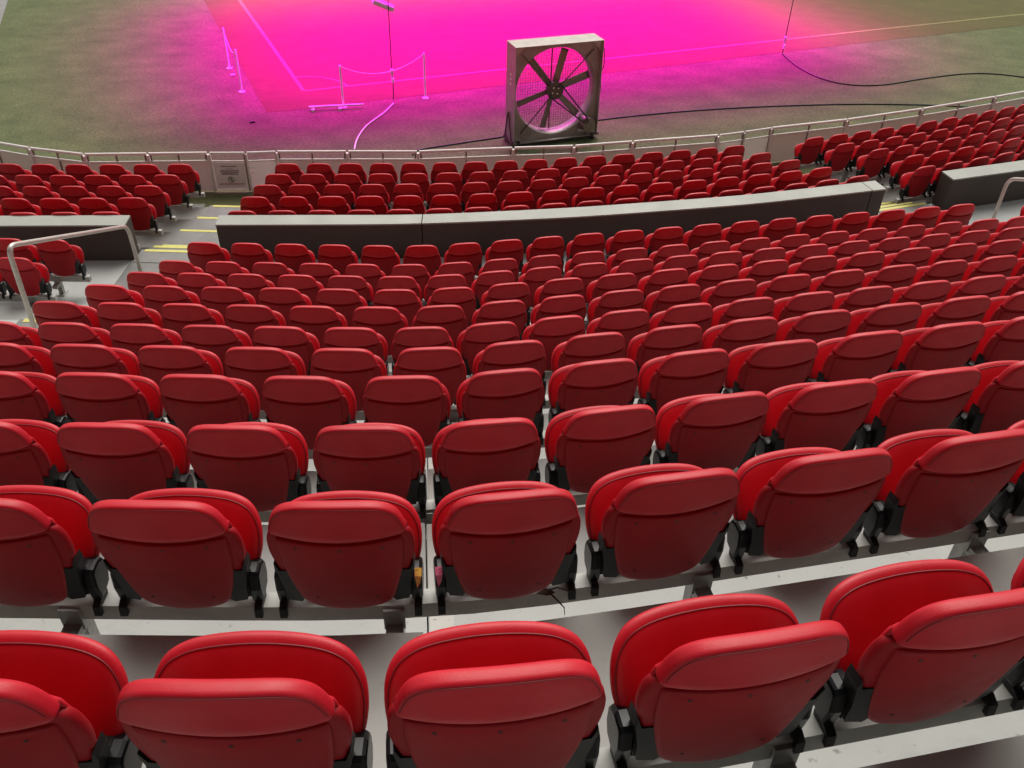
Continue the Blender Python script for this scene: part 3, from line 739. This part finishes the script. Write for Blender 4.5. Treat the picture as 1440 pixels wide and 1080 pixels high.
# ------------------------------------------------------------------ support beams with legs
def beam_thing(fn, k, x0, x1, ztop, tread, text, left):
    xm = x0; ym = fn(k, x0); root = empty('seat_beam', (xm, ym, tread))
    zt = ztop + BEAM_TOP - tread
    bt, hgt, dep = zt, 0.066, 0.060
    n = max(2, int((x1 - x0) / 0.25)); vs = []; fs = []
    for i in range(n + 1):
        x = x0 + (x1 - x0) * i / n; h = heading(fn, k, x); y = fn(k, x); nx, ny = -math.sin(h), math.cos(h)
        for d, z in ((0.065, bt - hgt), (0.065, bt), (0.065 + dep, bt), (0.065 + dep, bt - hgt)):
            vs.append((x + nx * d - xm, y + ny * d - ym, z))
    for i in range(n):
        for j in range(4): fs.append((i * 4 + j, i * 4 + (j + 1) % 4, i * 4 + 4 + (j + 1) % 4, i * 4 + 4 + j))
    fs += [(0, 1, 2, 3), (4 * n + 3, 4 * n + 2, 4 * n + 1, 4 * n)]
    MB().add(vs, fs).build('beam', M['steel'], root)
    nl = max(2, int(round((x1 - x0) / 1.02)))
    mesh = None
    for i in range(nl):
        x = x0 + (x1 - x0) * (i + 0.5) / nl; h = heading(fn, k, x); y = fn(k, x)
        nx, ny = -math.sin(h), math.cos(h)
        if mesh is None:
            mb = MB(); b_ = bt - hgt
            mb.box(-0.026, 0.026, 0.070, 0.118, 0.0, b_)
            mb.box(-0.034, 0.034, 0.052, 0.064, b_ - 0.035, bt - 0.012)
            mb.box(-0.028, 0.028, -0.03, 0.068, b_ - 0.050, b_ - 0.012)
            mb.box(-0.045, 0.045, 0.03, 0.15, 0.0, 0.010)
            leg = mb.build('beam_leg', M['legsteel'], root); mesh = leg
        else:
            leg = mesh.copy(); COL.objects.link(leg)
        leg.location = (x - xm, y - ym, 0); leg.rotation_euler = (0, 0, h)
    tag(root, text, 'beam', 'steel beams under the seat rows')
for (fn, k, x0, x1, zt, tr, text) in RAILS:
    blk = text.split(', ')
    if 'upper' in text: pass
    if fn is yrow:
        if x1 < -4: lb = 'short steel beam under the seats beyond the left handrail, ' + {11: 'nearest the wall', 10: 'one row up', 9: 'two rows up', 8: 'three rows up'}[k]
        elif x0 > 6.6: lb = 'steel beam end under the seat at the right edge'
        else: lb = 'steel beam on legs under the seats of the ' + rown[k]
    else:
        b = 'left' if x1 < -4 else ('right' if x0 > 4.7 else 'middle')
        lb = 'steel beam under the %s block seats, %s' % (b, frn[k])
    if x1 - x0 < 0.3: continue
    if fn is yrow and k == 11 and x0 < 0 and x1 > 0: x1 += 0.0
    # beams under rows cut by the picture run on past it
    if fn is yrow and k <= 6 and x0 > -3.9: x0 = -3.93
    if fn is yrow and k <= 9 and x1 > 0: x1 = 6.3
    beam_thing(fn, k, x0, x1, zt, tr, lb, None)

# ------------------------------------------------------------------ handrails in the aisles
def smooth_path(P, rad, n=6):
    P = [Vector(p) for p in P]; out = [P[0]]
    for i in range(1, len(P) - 1):
        a, b, c = P[i - 1], P[i], P[i + 1]
        d1 = (a - b).normalized(); d2 = (c - b).normalized(); r = min(rad, (a - b).length * 0.45, (c - b).length * 0.45)
        s_ = b + d1 * r; e = b + d2 * r
        for j in range(n + 1):
            t = j / n; out.append(s_ * (1 - t) ** 2 + b * 2 * t * (1 - t) + e * t * t)
    out.append(P[-1]); return out
def handrail(p0, t0, t1, p1, label, r=0.024):
    root = empty('handrail', p0)
    o = Vector(p0)
    path = smooth_path([Vector(p0) - o, Vector(t0) - o, Vector(t1) - o, Vector(p1) - o], 0.13, 8)
    MB().tube(path, r, 14).build('rail_tube', M['brushed'], root)
    for p in (p0, p1):
        q = Vector(p) - o
        MB().tube([q + Vector((0, 0, -0.001)), q + Vector((0, 0, 0.012))], 0.055, 16).build('base_flange', M['brushed'], root)
    tag(root, label, 'handrail')
handrail((-4.60, 6.98, tread_z(8) + 0.0), (-4.60, 7.02, CAM_Z - 3.90), (-4.62, 9.38, CAM_Z - 4.90), (-4.62, 9.42, zc + 0.004), 'bent steel handrail standing in the aisle at the left edge')
handrail((6.47, 11.0, zc + 0.0), (6.47, 11.0, CAM_Z - 4.68), (6.95, 8.65, CAM_Z - 3.72), (6.95, 8.63, tread_z(10)), 'bent steel handrail cut off by the right edge of the photo')

# ------------------------------------------------------------------ fence along the pitch with two gates
RZ = 0.69
FP = [(-11.2, 15.0), (-10.2, 14.4), (-9.2, 13.87), (-7.88, 13.47), (-6.93, 13.28), (-5.95, 13.38), (-5.01, 13.48), (-4.43, 13.53), (-3.94, 13.61), (-2.80, 13.70), (-1.65, 13.78), (-0.09, 14.05), (0.93, 14.21), (1.94, 14.48),
      (3.47, 14.88), (3.95, 15.07), (4.48, 15.30), (5.98, 15.83), (7.60, 16.52), (9.32, 17.33), (11.0, 18.15), (12.6, 18.95)]
FP = [(x * 1.0123, y * 1.0123) for x, y in FP]
def seg_frame(a, b):
    d = Vector((b[0] - a[0], b[1] - a[1])); return d.length, math.atan2(d.y, d.x)
def fence_run(i0, i1, label):
    ox, oy = FP[i0]; root = empty('pitch_fence', (ox, oy, 0))
    def loc(x, y, z): return (x - ox, y - oy, z)
    for i in range(i0, i1 + 1):
        x, y = FP[i]
        L = 0.02
        q = MB().box(-0.018, 0.018, -0.03, 0.03, 0.0, RZ - 0.02).build('post', M['rail'], root)
        q.location = loc(x, y, 0); q.rotation_euler = (0, 0, seg_frame(FP[max(i - 1, 0)], FP[min(i + 1, len(FP) - 1)])[1])
    for i in range(i0, i1):
        a, b = FP[i], FP[i + 1]; L, h = seg_frame(a, b)
        def bay(name, mb, m):
            q = mb.build(name, m, root); q.location = loc(a[0], a[1], 0); q.rotation_euler = (0, 0, h); return q
        bay('top_rail', MB().tube([(0.02, 0, RZ), (L - 0.02, 0, RZ)], 0.026, 10), M['rail'])
        bay('lower_rail', MB().tube([(0.02, -0.012, RZ - 0.13), (L - 0.02, -0.012, RZ - 0.13)], 0.019, 8), M['rail'])
        bay('fence_panel', MB().box(0.022, L - 0.022, 0.012, 0.024, 0.03, RZ - 0.15), M['glass'])
        for t in (0.045, L / 2, L - 0.045):
            bay('rail_bracket', MB().box(t - 0.013, t + 0.013, -0.012, 0.010, RZ - 0.13, RZ - 0.018), M['bracket'])
        bay('mid_post', MB().box(L / 2 - 0.009, L / 2 + 0.009, -0.012, 0.010, 0.0, RZ - 0.155), M['bracket'])
    tag(root, label, 'fence')
    return root
fence_run(0, 6, 'low railing with pale panels left of the sign gate')
fence_run(8, 14, 'low railing with pale panels between the two gates, under the fan')
fence_run(16, 21, 'low railing with pale panels right of the plain gate')
def gate(i, label, sign):
    a, b = FP[i], FP[i + 1]; L, h = seg_frame(a, b)
    root = empty('fence_gate', (a[0], a[1], 0), h)
    MB().box(0.03, L - 0.012, -0.012, 0.012, 0.045, RZ - 0.15).build('gate_panel', M['gate'], root)
    MB().tube([(0.03, 0, RZ), (L - 0.012, 0, RZ)], 0.021, 10).build('top_rail', M['rail'], root)
    MB().tube([(0.03, -0.012, RZ - 0.135), (L - 0.012, -0.012, RZ - 0.135)], 0.014, 8).build('lower_rail', M['rail'], root)
    for t in (0.022, L - 0.014):
        MB().box(t - 0.011, t + 0.011, -0.02, 0.02, 0.03, RZ - 0.02).build('gate_stile', M['bracket'] if t > 0.1 else M['rail'], root)
    if sign:
        s = MB().box(0.055, L - 0.04, -0.017, -0.0125, 0.085, RZ - 0.165).build('notice_sign', M['sign'], root)
        yy = -0.0185; cx = (0.055 + L - 0.04) / 2
        mb = MB()
        for (z, hw, hh) in ((0.465, 0.135, 0.011), (0.432, 0.06, 0.004), (0.400, 0.145, 0.007), (0.383, 0.150, 0.007), (0.362, 0.150, 0.007), (0.345, 0.13, 0.007), (0.327, 0.14, 0.007)):
            # rows of word-sized dashes, too small to read in the photo
            x = cx - hw
            while x < cx + hw - 0.012:
                w = random.uniform(0.018, 0.045); x2 = min(x + w, cx + hw)
                mb.box(x, x2, yy, yy + 0.0014, z - hh, z + hh); x = x2 + 0.007
        mb.build('sign_text', M['ink'], s)
        mb = MB(); zc2 = 0.235; r = 0.048
        mb.tube([(cx + r * math.cos(t * math.pi / 12), yy, zc2 + r * math.sin(t * math.pi / 12)) for t in range(24)], 0.005, 5, closed=True)
        mb.tube([(cx - r * 0.7, yy, zc2 + r * 0.7), (cx + r * 0.7, yy, zc2 - r * 0.7)], 0.005, 5)
        mb.tube([(cx + 0.004, yy, zc2 + 0.03), (cx - 0.006, yy, zc2 + 0.002), (cx + 0.012, yy, zc2 - 0.028)], 0.007, 5)
        mb.build('prohibition_symbol', M['inkblack'], s)
        MB().box(cx - 0.20, cx + 0.20, yy, yy + 0.0014, 0.150, 0.164).build('red_rule', M['inkred'], s)
    else:
        MB().box(0.05, 0.14, -0.016, -0.0125, 0.43, 0.445).build('latch_plate', M['white'], root)
        MB().box(0.05, 0.10, -0.016, -0.0125, 0.34, 0.35).build('latch_plate', M['white'], root)
    tag(root, label, 'gate')
gate(6, 'pale gate with a notice and a no entry symbol', True)
gate(7, 'plain pale gate right of the notice gate', False)
gate(14, 'plain pale gate leaf at the foot of the right aisle, left one', False)
gate(15, 'plain pale gate leaf at the foot of the right aisle, right one', False)

# ------------------------------------------------------------------ the big drum fan
FAN_X, FAN_Y, FAN_H = -0.10, 15.90, math.atan2(0.62, 1.58)
def build_fan():
    h = FAN_H; root = empty('barn_fan', (FAN_X, FAN_Y, 0), h)
    Wd, D, z0, z1 = 1.72, 0.46, 0.075, 1.85
    cx, cz, rad = Wd / 2, (z0 + z1) / 2 + 0.005, 0.81
    # front and rear plates with round openings
    def plate(y0, y1, name):
        n = 64; vs = []; fs = []
        out = []
        for i in range(n):
            a = 2 * math.pi * i / n; c, s = math.cos(a), math.sin(a)
            hw, hh = Wd / 2, (z1 - z0) / 2
            t = min(hw / abs(c) if abs(c) > 1e-6 else 1e9, hh / abs(s) if abs(s) > 1e-6 else 1e9)
            out.append((cx + c * t, (z0 + z1) / 2 + s * t))
        # make sure the corners are kept
        for q, (qx, qz) in enumerate(((Wd, z1), (0, z1), (0, z0), (Wd, z0))):
            bi = min(range(n), key=lambda i: (out[i][0] - qx) ** 2 + (out[i][1] - qz) ** 2); out[bi] = (qx, qz)
        for y in (y0, y1):
            for i in range(n): vs.append((out[i][0], y, out[i][1]))
            for i in range(n):
                a = 2 * math.pi * i / n; vs.append((cx + rad * math.cos(a), y, cz + rad * math.sin(a)))
        for i in range(n):
            j = (i + 1) % n
            fs += [(i, j, n + j, n + i), (2 * n + i, 3 * n + i, 3 * n + j, 2 * n + j), (i, 2 * n + i, 2 * n + j, j)]
        mb = MB().add(vs, fs)
        return mb.build(name, M['fanplate'], root)
    plate(0.10, 0.104, 'front_plate')
    # venturi ring
    n = 64; vs = []; fs = []
    prof_ = [(0.104, rad + 0.0), (0.13, rad - 0.02), (0.20, rad - 0.03), (0.34, rad - 0.03), (0.345, rad - 0.02), (0.20, rad - 0.015)]
    for (y, r) in prof_:
        for i in range(n): a = 2 * math.pi * i / n; vs.append((cx + r * math.cos(a), y, cz + r * math.sin(a)))
    for k in range(len(prof_) - 1):
        for i in range(n): fs.append((k * n + i, k * n + (i + 1) % n, (k + 1) * n + (i + 1) % n, (k + 1) * n + i))
    MB().add(vs, fs, True).build('venturi_ring', M['fan'], root)
    # casing sheets
    t = 0.012
    MB().box(0, Wd, 0, D, z1 - t, z1).build('top_sheet', M['fan'], root)
    MB().box(0, Wd, 0, D, z0, z0 + t).build('bottom_sheet', M['fan'], root)
    MB().box(0, t, 0, D, z0 + t + 0.001, z1 - t - 0.001).build('side_sheet', M['fan'], root)
    MB().box(Wd - t, Wd, 0, D, z0 + t + 0.001, z1 - t - 0.001).build('side_sheet', M['fan'], root)
    mb = MB()
    for zz in (1.30, 1.22, 1.13): mb.box(-0.003, 0.0, 0.17 + zz * 0.02, 0.26, zz, zz + 0.035)
    mb.build('side_decal', M['white'], root)
    # corner gussets seen behind the front lip
    for sx, sz in ((0, 0), (1, 0), (0, 1), (1, 1)):
        X0 = t if sx == 0 else Wd - t; Z0 = z0 + t if sz == 0 else z1 - t; dx = 1 if sx == 0 else -1; dz = 1 if sz == 0 else -1
        MB().prism([(X0, Z0), (X0 + dx * 0.20, Z0), (X0, Z0 + dz * 0.20)], 0.055, 0.06).build('corner_gusset', M['fan'], root)
    # rear guard: fine square wire mesh
    mb = MB(); step = 0.05; yy = 0.40
    k = -15
    while k <= 15:
        d = k * step
        if abs(d) < rad:
            w = math.sqrt(rad * rad - d * d); r_ = 0.0026
            mb.box(cx + d - r_, cx + d + r_, yy, yy + 0.003, cz - w, cz + w); mb.box(cx - w, cx + w, yy + 0.003, yy + 0.006, cz + d - r_, cz + d + r_)
        k += 1
    q = mb.build('wire_guard', M['net'], root); q['kind'] = 'stuff'
    # lower part of the guard stands in front (pale mesh)
    # shaft, hub, blades
    hb = MB().tube([(cx, 0.17, cz), (cx, 0.30, cz)], 0.13, 24).build('hub', M['fandark'], root)
    MB().tube([(cx, 0.135, cz), (cx, 0.168, cz)], 0.165, 28).build('hub_pulley', M['fandark'], hb)
    mb = MB()
    for a in range(4):
        an = a * math.pi / 2 + 0.6; mb.tube([(cx + 0.07 * math.cos(an), 0.125, cz + 0.07 * math.sin(an)), (cx + 0.07 * math.cos(an), 0.136, cz + 0.07 * math.sin(an))], 0.015, 8)
    mb.build('hub_bolts', M['rail'], hb)
    bmesh_ = None
    for ang in (17, 75, 130, 197, 255, 315):
        if bmesh_ is None:
            vs = []; fs = []; ns = 10
            for i in range(ns + 1):
                f = i / ns; r = 0.10 + (rad - 0.06 - 0.10) * f; w = 0.060 + 0.010 * f; tw = R(24 - 10 * f)
                for j in range(7):
                    u_ = (j / 6 - 0.5) * 2; cam_ = 0.018 * (1 - u_ * u_)
                    vs.append((r, math.sin(tw) * w * u_ + cam_ + 0.235, math.cos(tw) * w * u_))
                for j in range(7):
                    u_ = (j / 6 - 0.5) * 2; cam_ = 0.018 * (1 - u_ * u_) + 0.006
                    vs.append((r, math.sin(tw) * w * u_ + cam_ + 0.235, math.cos(tw) * w * u_))
            for i in range(ns):
                a0 = i * 14; b0 = (i + 1) * 14
                for j in range(6): fs += [(a0 + j, a0 + j + 1, b0 + j + 1, b0 + j), (a0 + 7 + j, b0 + 7 + j, b0 + 8 + j, a0 + 8 + j)]
                fs += [(a0, b0, b0 + 7, a0 + 7), (a0 + 6, a0 + 13, b0 + 13, b0 + 6)]
            e = ns * 14; fs += [tuple(e + j for j in range(7)) + tuple(e + 13 - j for j in range(7))]
            bl = MB().add(vs, fs, True).build('blade', M['blade'], root); bmesh_ = bl
        else: bl = bmesh_.copy(); COL.objects.link(bl)
        bl.matrix_local = Matrix.Translation((cx, 0, cz)) @ Matrix.Rotation(-R(ang), 4, 'Y')
    # bearing bar and thin stays
    MB().box(cx - 0.008, cx + 0.008, 0.36, 0.38, z0 + t, z1 - t).build('rear_stay', M['fandark'], root)
    for (dx, dz, r_) in ((1, 1, 0.011), (-1, -1, 0.012), (-1, 1, 0.008)):
        MB().tube([(cx + dx * 0.06, 0.125, cz + dz * 0.06), (cx + dx * 0.70, 0.07, cz + dz * 0.72)], r_, 8).build('stay', M['fandark'], root)
    # motor, pulley, belt
    mx, mz = cx + 0.60, cz - 0.64
    MB().tube([(mx + 0.04, -0.10, mz), (mx + 0.04, 0.20, mz)], 0.125, 24).build('motor', M['blade'], root)
    MB().tube([(mx - 0.05, -0.145, mz + 0.10), (mx - 0.05, -0.105, mz + 0.10)], 0.055, 16).build('motor_pulley', M['fandark'], root)
    MB().box(mx - 0.14, mx + 0.14, -0.03, 0.04, mz - 0.135, mz - 0.108).build('motor_mount', M['fan'], root)
    d = Vector((mx - 0.05 - cx, mz + 0.10 - cz)).normalized(); nrm = Vector((-d.y, d.x))
    mb = MB()
    for s_, r1, r2 in ((1, 0.15, 0.05), (-1, 0.15, 0.05)):
        mb.tube([(cx + nrm.x * r1 * s_, 0.115, cz + nrm.y * r1 * s_), (mx - 0.05 + nrm.x * r2 * s_, -0.125, mz + 0.10 + nrm.y * r2 * s_)], 0.013, 6)
    mb.build('drive_belt', M['rubber'], root)
    # wheels and frame feet
    for (x, y) in ((0.02, 0.46), (0.10, 0.02), (Wd - 0.10, 0.02), (Wd - 0.02, 0.46)):
        w = MB().tube([(x - 0.018, y, 0.06), (x + 0.018, y, 0.06)], 0.06, 18).build('caster_wheel', M['rubber'], root)
        MB().box(x - 0.028, x + 0.028, y - 0.03, y + 0.03, 0.062, 0.118).build('caster_fork', M['fandark'], w)
    for x in (-0.025, Wd + 0.025):
        q = MB()
        q.tube([(x, 0.06, 0.10), (x, 0.24, 0.62)], 0.014, 6); q.tube([(x, 0.42, 0.10), (x, 0.26, 0.62)], 0.014, 6)
        q.box(x - 0.012, x + 0.012, 0.0, 0.48, 0.08, 0.12); q.build('tilt_bracket', M['fandark'], root)
    # switch box and looped cord on the right side
    MB().box(Wd + 0.002, Wd + 0.05, 0.12, 0.20, 0.95, 1.10).build('switch_box', M['white'], root)
    MB().box(Wd + 0.002, Wd + 0.045, 0.12, 0.19, 1.28, 1.36).build('switch_box', M['white'], root)
    MB().tube(curve_pts([(Wd + 0.02, 0.16, 1.75), (Wd + 0.09, 0.15, 1.62), (Wd + 0.10, 0.14, 1.35), (Wd + 0.05, 0.14, 1.2), (Wd + 0.07, 0.14, 0.9), (Wd + 0.02, 0.13, 0.70), (Wd + 0.06, 0.13, 0.60)], 5), 0.009, 6).build('cord', M['rubber'], root)
    tag(root, 'large square steel drum fan on casters standing on the turf', 'fan')
build_fan()

# ------------------------------------------------------------------ cables, posts and small things on the turf
def cable(name, P, r, m, label, z=None):
    pts = [(p[0], p[1], (r if z is None else 0) + (p[2] if len(p) > 2 else 0)) for p in P]
    o = Vector(pts[0]); pts = [Vector(p) - o for p in curve_pts(pts, 6)]
    q = MB().tube(pts, r, 6).build(name, m); q.location = o
    return tag(q, label, 'cable')
cable('power_cable', [(-1.95, 15.45), (-1.85, 15.69), (-1.21, 16.02), (-0.34, 16.44), (0.6, 16.95), (1.65, 17.51), (3.24, 18.08), (4.96, 18.52), (7.02, 18.86), (8.74, 18.96), (9.71, 18.9)], 0.014, M['cable'], 'long black cable running behind the fan nearly parallel to the fence')
cable('power_cable', [(6.45, 22.4), (6.57, 21.46), (6.87, 20.65), (7.4, 20.19), (8.22, 20.22), (9.38, 20.77), (10.37, 21.17), (11.09, 21.28), (11.84, 21.09), (13.4, 20.4)], 0.014, M['cable'], 'black cable snaking in a curve over the turf at upper right')
cable('power_cable', [(-2.64, 18.11), (-2.76, 17.56), (-3.01, 16.79), (-3.08, 16.12), (-3.05, 15.6)], 0.016, M['cablepale'], 'pale cable curving from the hanging plug down to the fence')
def hanging(x, y, ztop, zbot, label, white):
    root = empty('hanging_cable', (x, y, 0))
    MB().tube(curve_pts([(0.02, 0, ztop), (0.012, 0, ztop * 0.6), (0.0, 0, zbot + 0.3), (0, 0, zbot)], 4), 0.010, 6).build('cord', M['cable'], root)
    mb = MB().tube([(0, 0, zbot), (0, 0, zbot - 0.10), (0, 0, zbot - 0.11), (0, 0, zbot - 0.16)], [0.035, 0.035, 0.022, 0.022], 10)
    mb.build('plug', M['white'], root)
    MB().tube([(0.01, 0, zbot - 0.19), (0.01, 0, zbot - 0.28)], 0.028, 10).build('socket', M['cablepale'], root)
    MB().tube([(0.01, 0, zbot - 0.28), (0.0, 0, 0.02)], 0.010, 6).build('tail', M['cable'], root)
    tag(root, label, 'cable')
hanging(-2.66, 18.3, 5.4, 0.66, 'black cable hanging down with a plug left of the fan', True)
hanging(6.45, 22.4, 5.4, 0.42, 'black cable hanging down with a plug right of the fan', True)
o = MB().box(-0.22, 0.22, -0.07, 0.07, -0.055, 0.055, bev=0.02).build('lamp_driver_box', M['white'])
o.location = (-2.76, 18.34, 1.90); o.rotation_euler = (R(10), R(24), R(20)); tag(o, 'white box clipped to the hanging cable at the top edge', 'box')
def rope_post(x, y, h, label):
    root = empty('rope_post', (x, y, 0))
    MB().tube([(0, 0, 0.012), (0, 0, h)], 0.022, 10).build('pole', M['cablepale'], root)
    MB().tube([(0, 0, 0), (0, 0, 0.014)], 0.07, 14).build('base', M['cablepale'], root)
    tag(root, label, 'post', 'slim pale rope posts on the turf')
rope_post(-3.63, 17.82, 0.86, 'slim pale post left of the hanging cable, standing on the turf')
rope_post(-2.01, 18.51, 0.94, 'slim pale post between the hanging cable and the fan')
rope_post(-6.60, 20.10, 0.88, 'slim pale post at the left, farther of the two by the pitch edge')
rope_post(-5.92, 18.58, 0.88, 'slim pale post at the left, nearer of the two by the pitch edge')
def rope(a, b, sag, label):
    a = Vector(a); b = Vector(b); pts = []
    for i in range(15):
        t = i / 14; p = a.lerp(b, t); p.z -= sag * 4 * t * (1 - t); pts.append(p - a)
    q = MB().tube(pts, 0.007, 5).build('rope', M['cablepale']); q.location = a; tag(q, label, 'rope')
rope((-3.63, 17.82, 0.84), (-2.01, 18.51, 0.92), 0.26, 'thin pale rope sagging between the two middle posts')
rope((-6.60, 20.10, 0.86), (-5.92, 18.58, 0.86), 0.22, 'thin pale rope sagging between the two left posts')
# white pipe bench frame lying on the turf
root = empty('pipe_frame', (-4.29, 17.58, 0), math.atan2(0.25, 1.08))
MB().tube([(0, 0, 0.075), (1.1, 0, 0.075)], 0.024, 10).build('pipe', M['white'], root)
for x in (0.08, 0.62):
    MB().box(x - 0.03, x + 0.03, -0.10, 0.10, 0.0, 0.05).build('foot', M['white'], root)
tag(root, 'white pipe on small feet lying beside the pitch corner', 'pipe')
for (x, y, lb) in ((-6.40, 19.62, 'small pale clip lying by the left posts'), (-5.26, 16.84, 'small dark scrap on the turf before the pitch corner')):
    o = MB().box(-0.05, 0.05, -0.025, 0.025, 0, 0.03, bev=0.008).build('ground_clip', M['white'] if 'pale' in lb else M['rubber']); o.location = (x, y, 0.001); o.rotation_euler = (0, 0, 0.5)
    tag(o, lb, 'clip')

# lighting rig above the pitch (outside the frame) that carries the grow lamps: trusses with solid panels added to block daylight
mb = MB()
for (x, y, z, L, wd, p_, c_) in RIG:
    mt = Matrix.Translation((x, y, z + 0.03)) @ Matrix.Rotation(R(22), 4, 'Z')
    hw = wd / 2 + 0.35; hl = L / 2 + 0.3
    mb.box(-hl, hl, -hw, hw, 0, 0.10, mtx=mt)  # solid panel added above the lamps to keep daylight off the turf
    for yy in (-hw * 0.8, hw * 0.8): mb.box(-hl, hl, yy - 0.04, yy + 0.04, 0.102, 0.20, mtx=mt)
    for xx in (-hl * 0.7, hl * 0.7): mb.box(xx - 0.03, xx + 0.03, -0.03, 0.03, 0.21, 2.5, mtx=mt)
mb.box(-8, 11, 18.25, 18.35, 5.4, 5.5); mb.box(-8, 11, 22.35, 22.45, 5.42, 5.52)
o = mb.build('lighting_rig_shade', M['fan']); tag(o, kind='structure')

# dry stem caught on the beam of the second nearest row
root_z = TOPZ[2] + BEAM_TOP
P0 = Vector((0.115, yrow(2, 0.115) + 0.068, root_z + 0.004))
q = MB()
q.tube([(0, 0, 0), (0.03, -0.012, 0.004), (0.055, -0.02, -0.02), (0.075, -0.025, -0.045), (0.078, -0.03, -0.075)], [0.0035, 0.003, 0.003, 0.002, 0.0012], 6)
q.tube([(0.01, 0, 0.002), (0.05, 0.01, 0.012), (0.085, 0.0, 0.008), (0.10, -0.01, 0.02)], [0.003, 0.003, 0.002, 0.001], 6)
q.add([(-0.02, -0.01, 0.002), (0.02, -0.018, 0.003), (0.045, -0.005, 0.006), (0.012, 0.012, 0.006)], [(0, 1, 2, 3)])
q = q.build('dry_stem', M['twig']); q.location = P0
tag(q, 'dry brown plant stem caught on the beam under the second nearest row', 'stem')
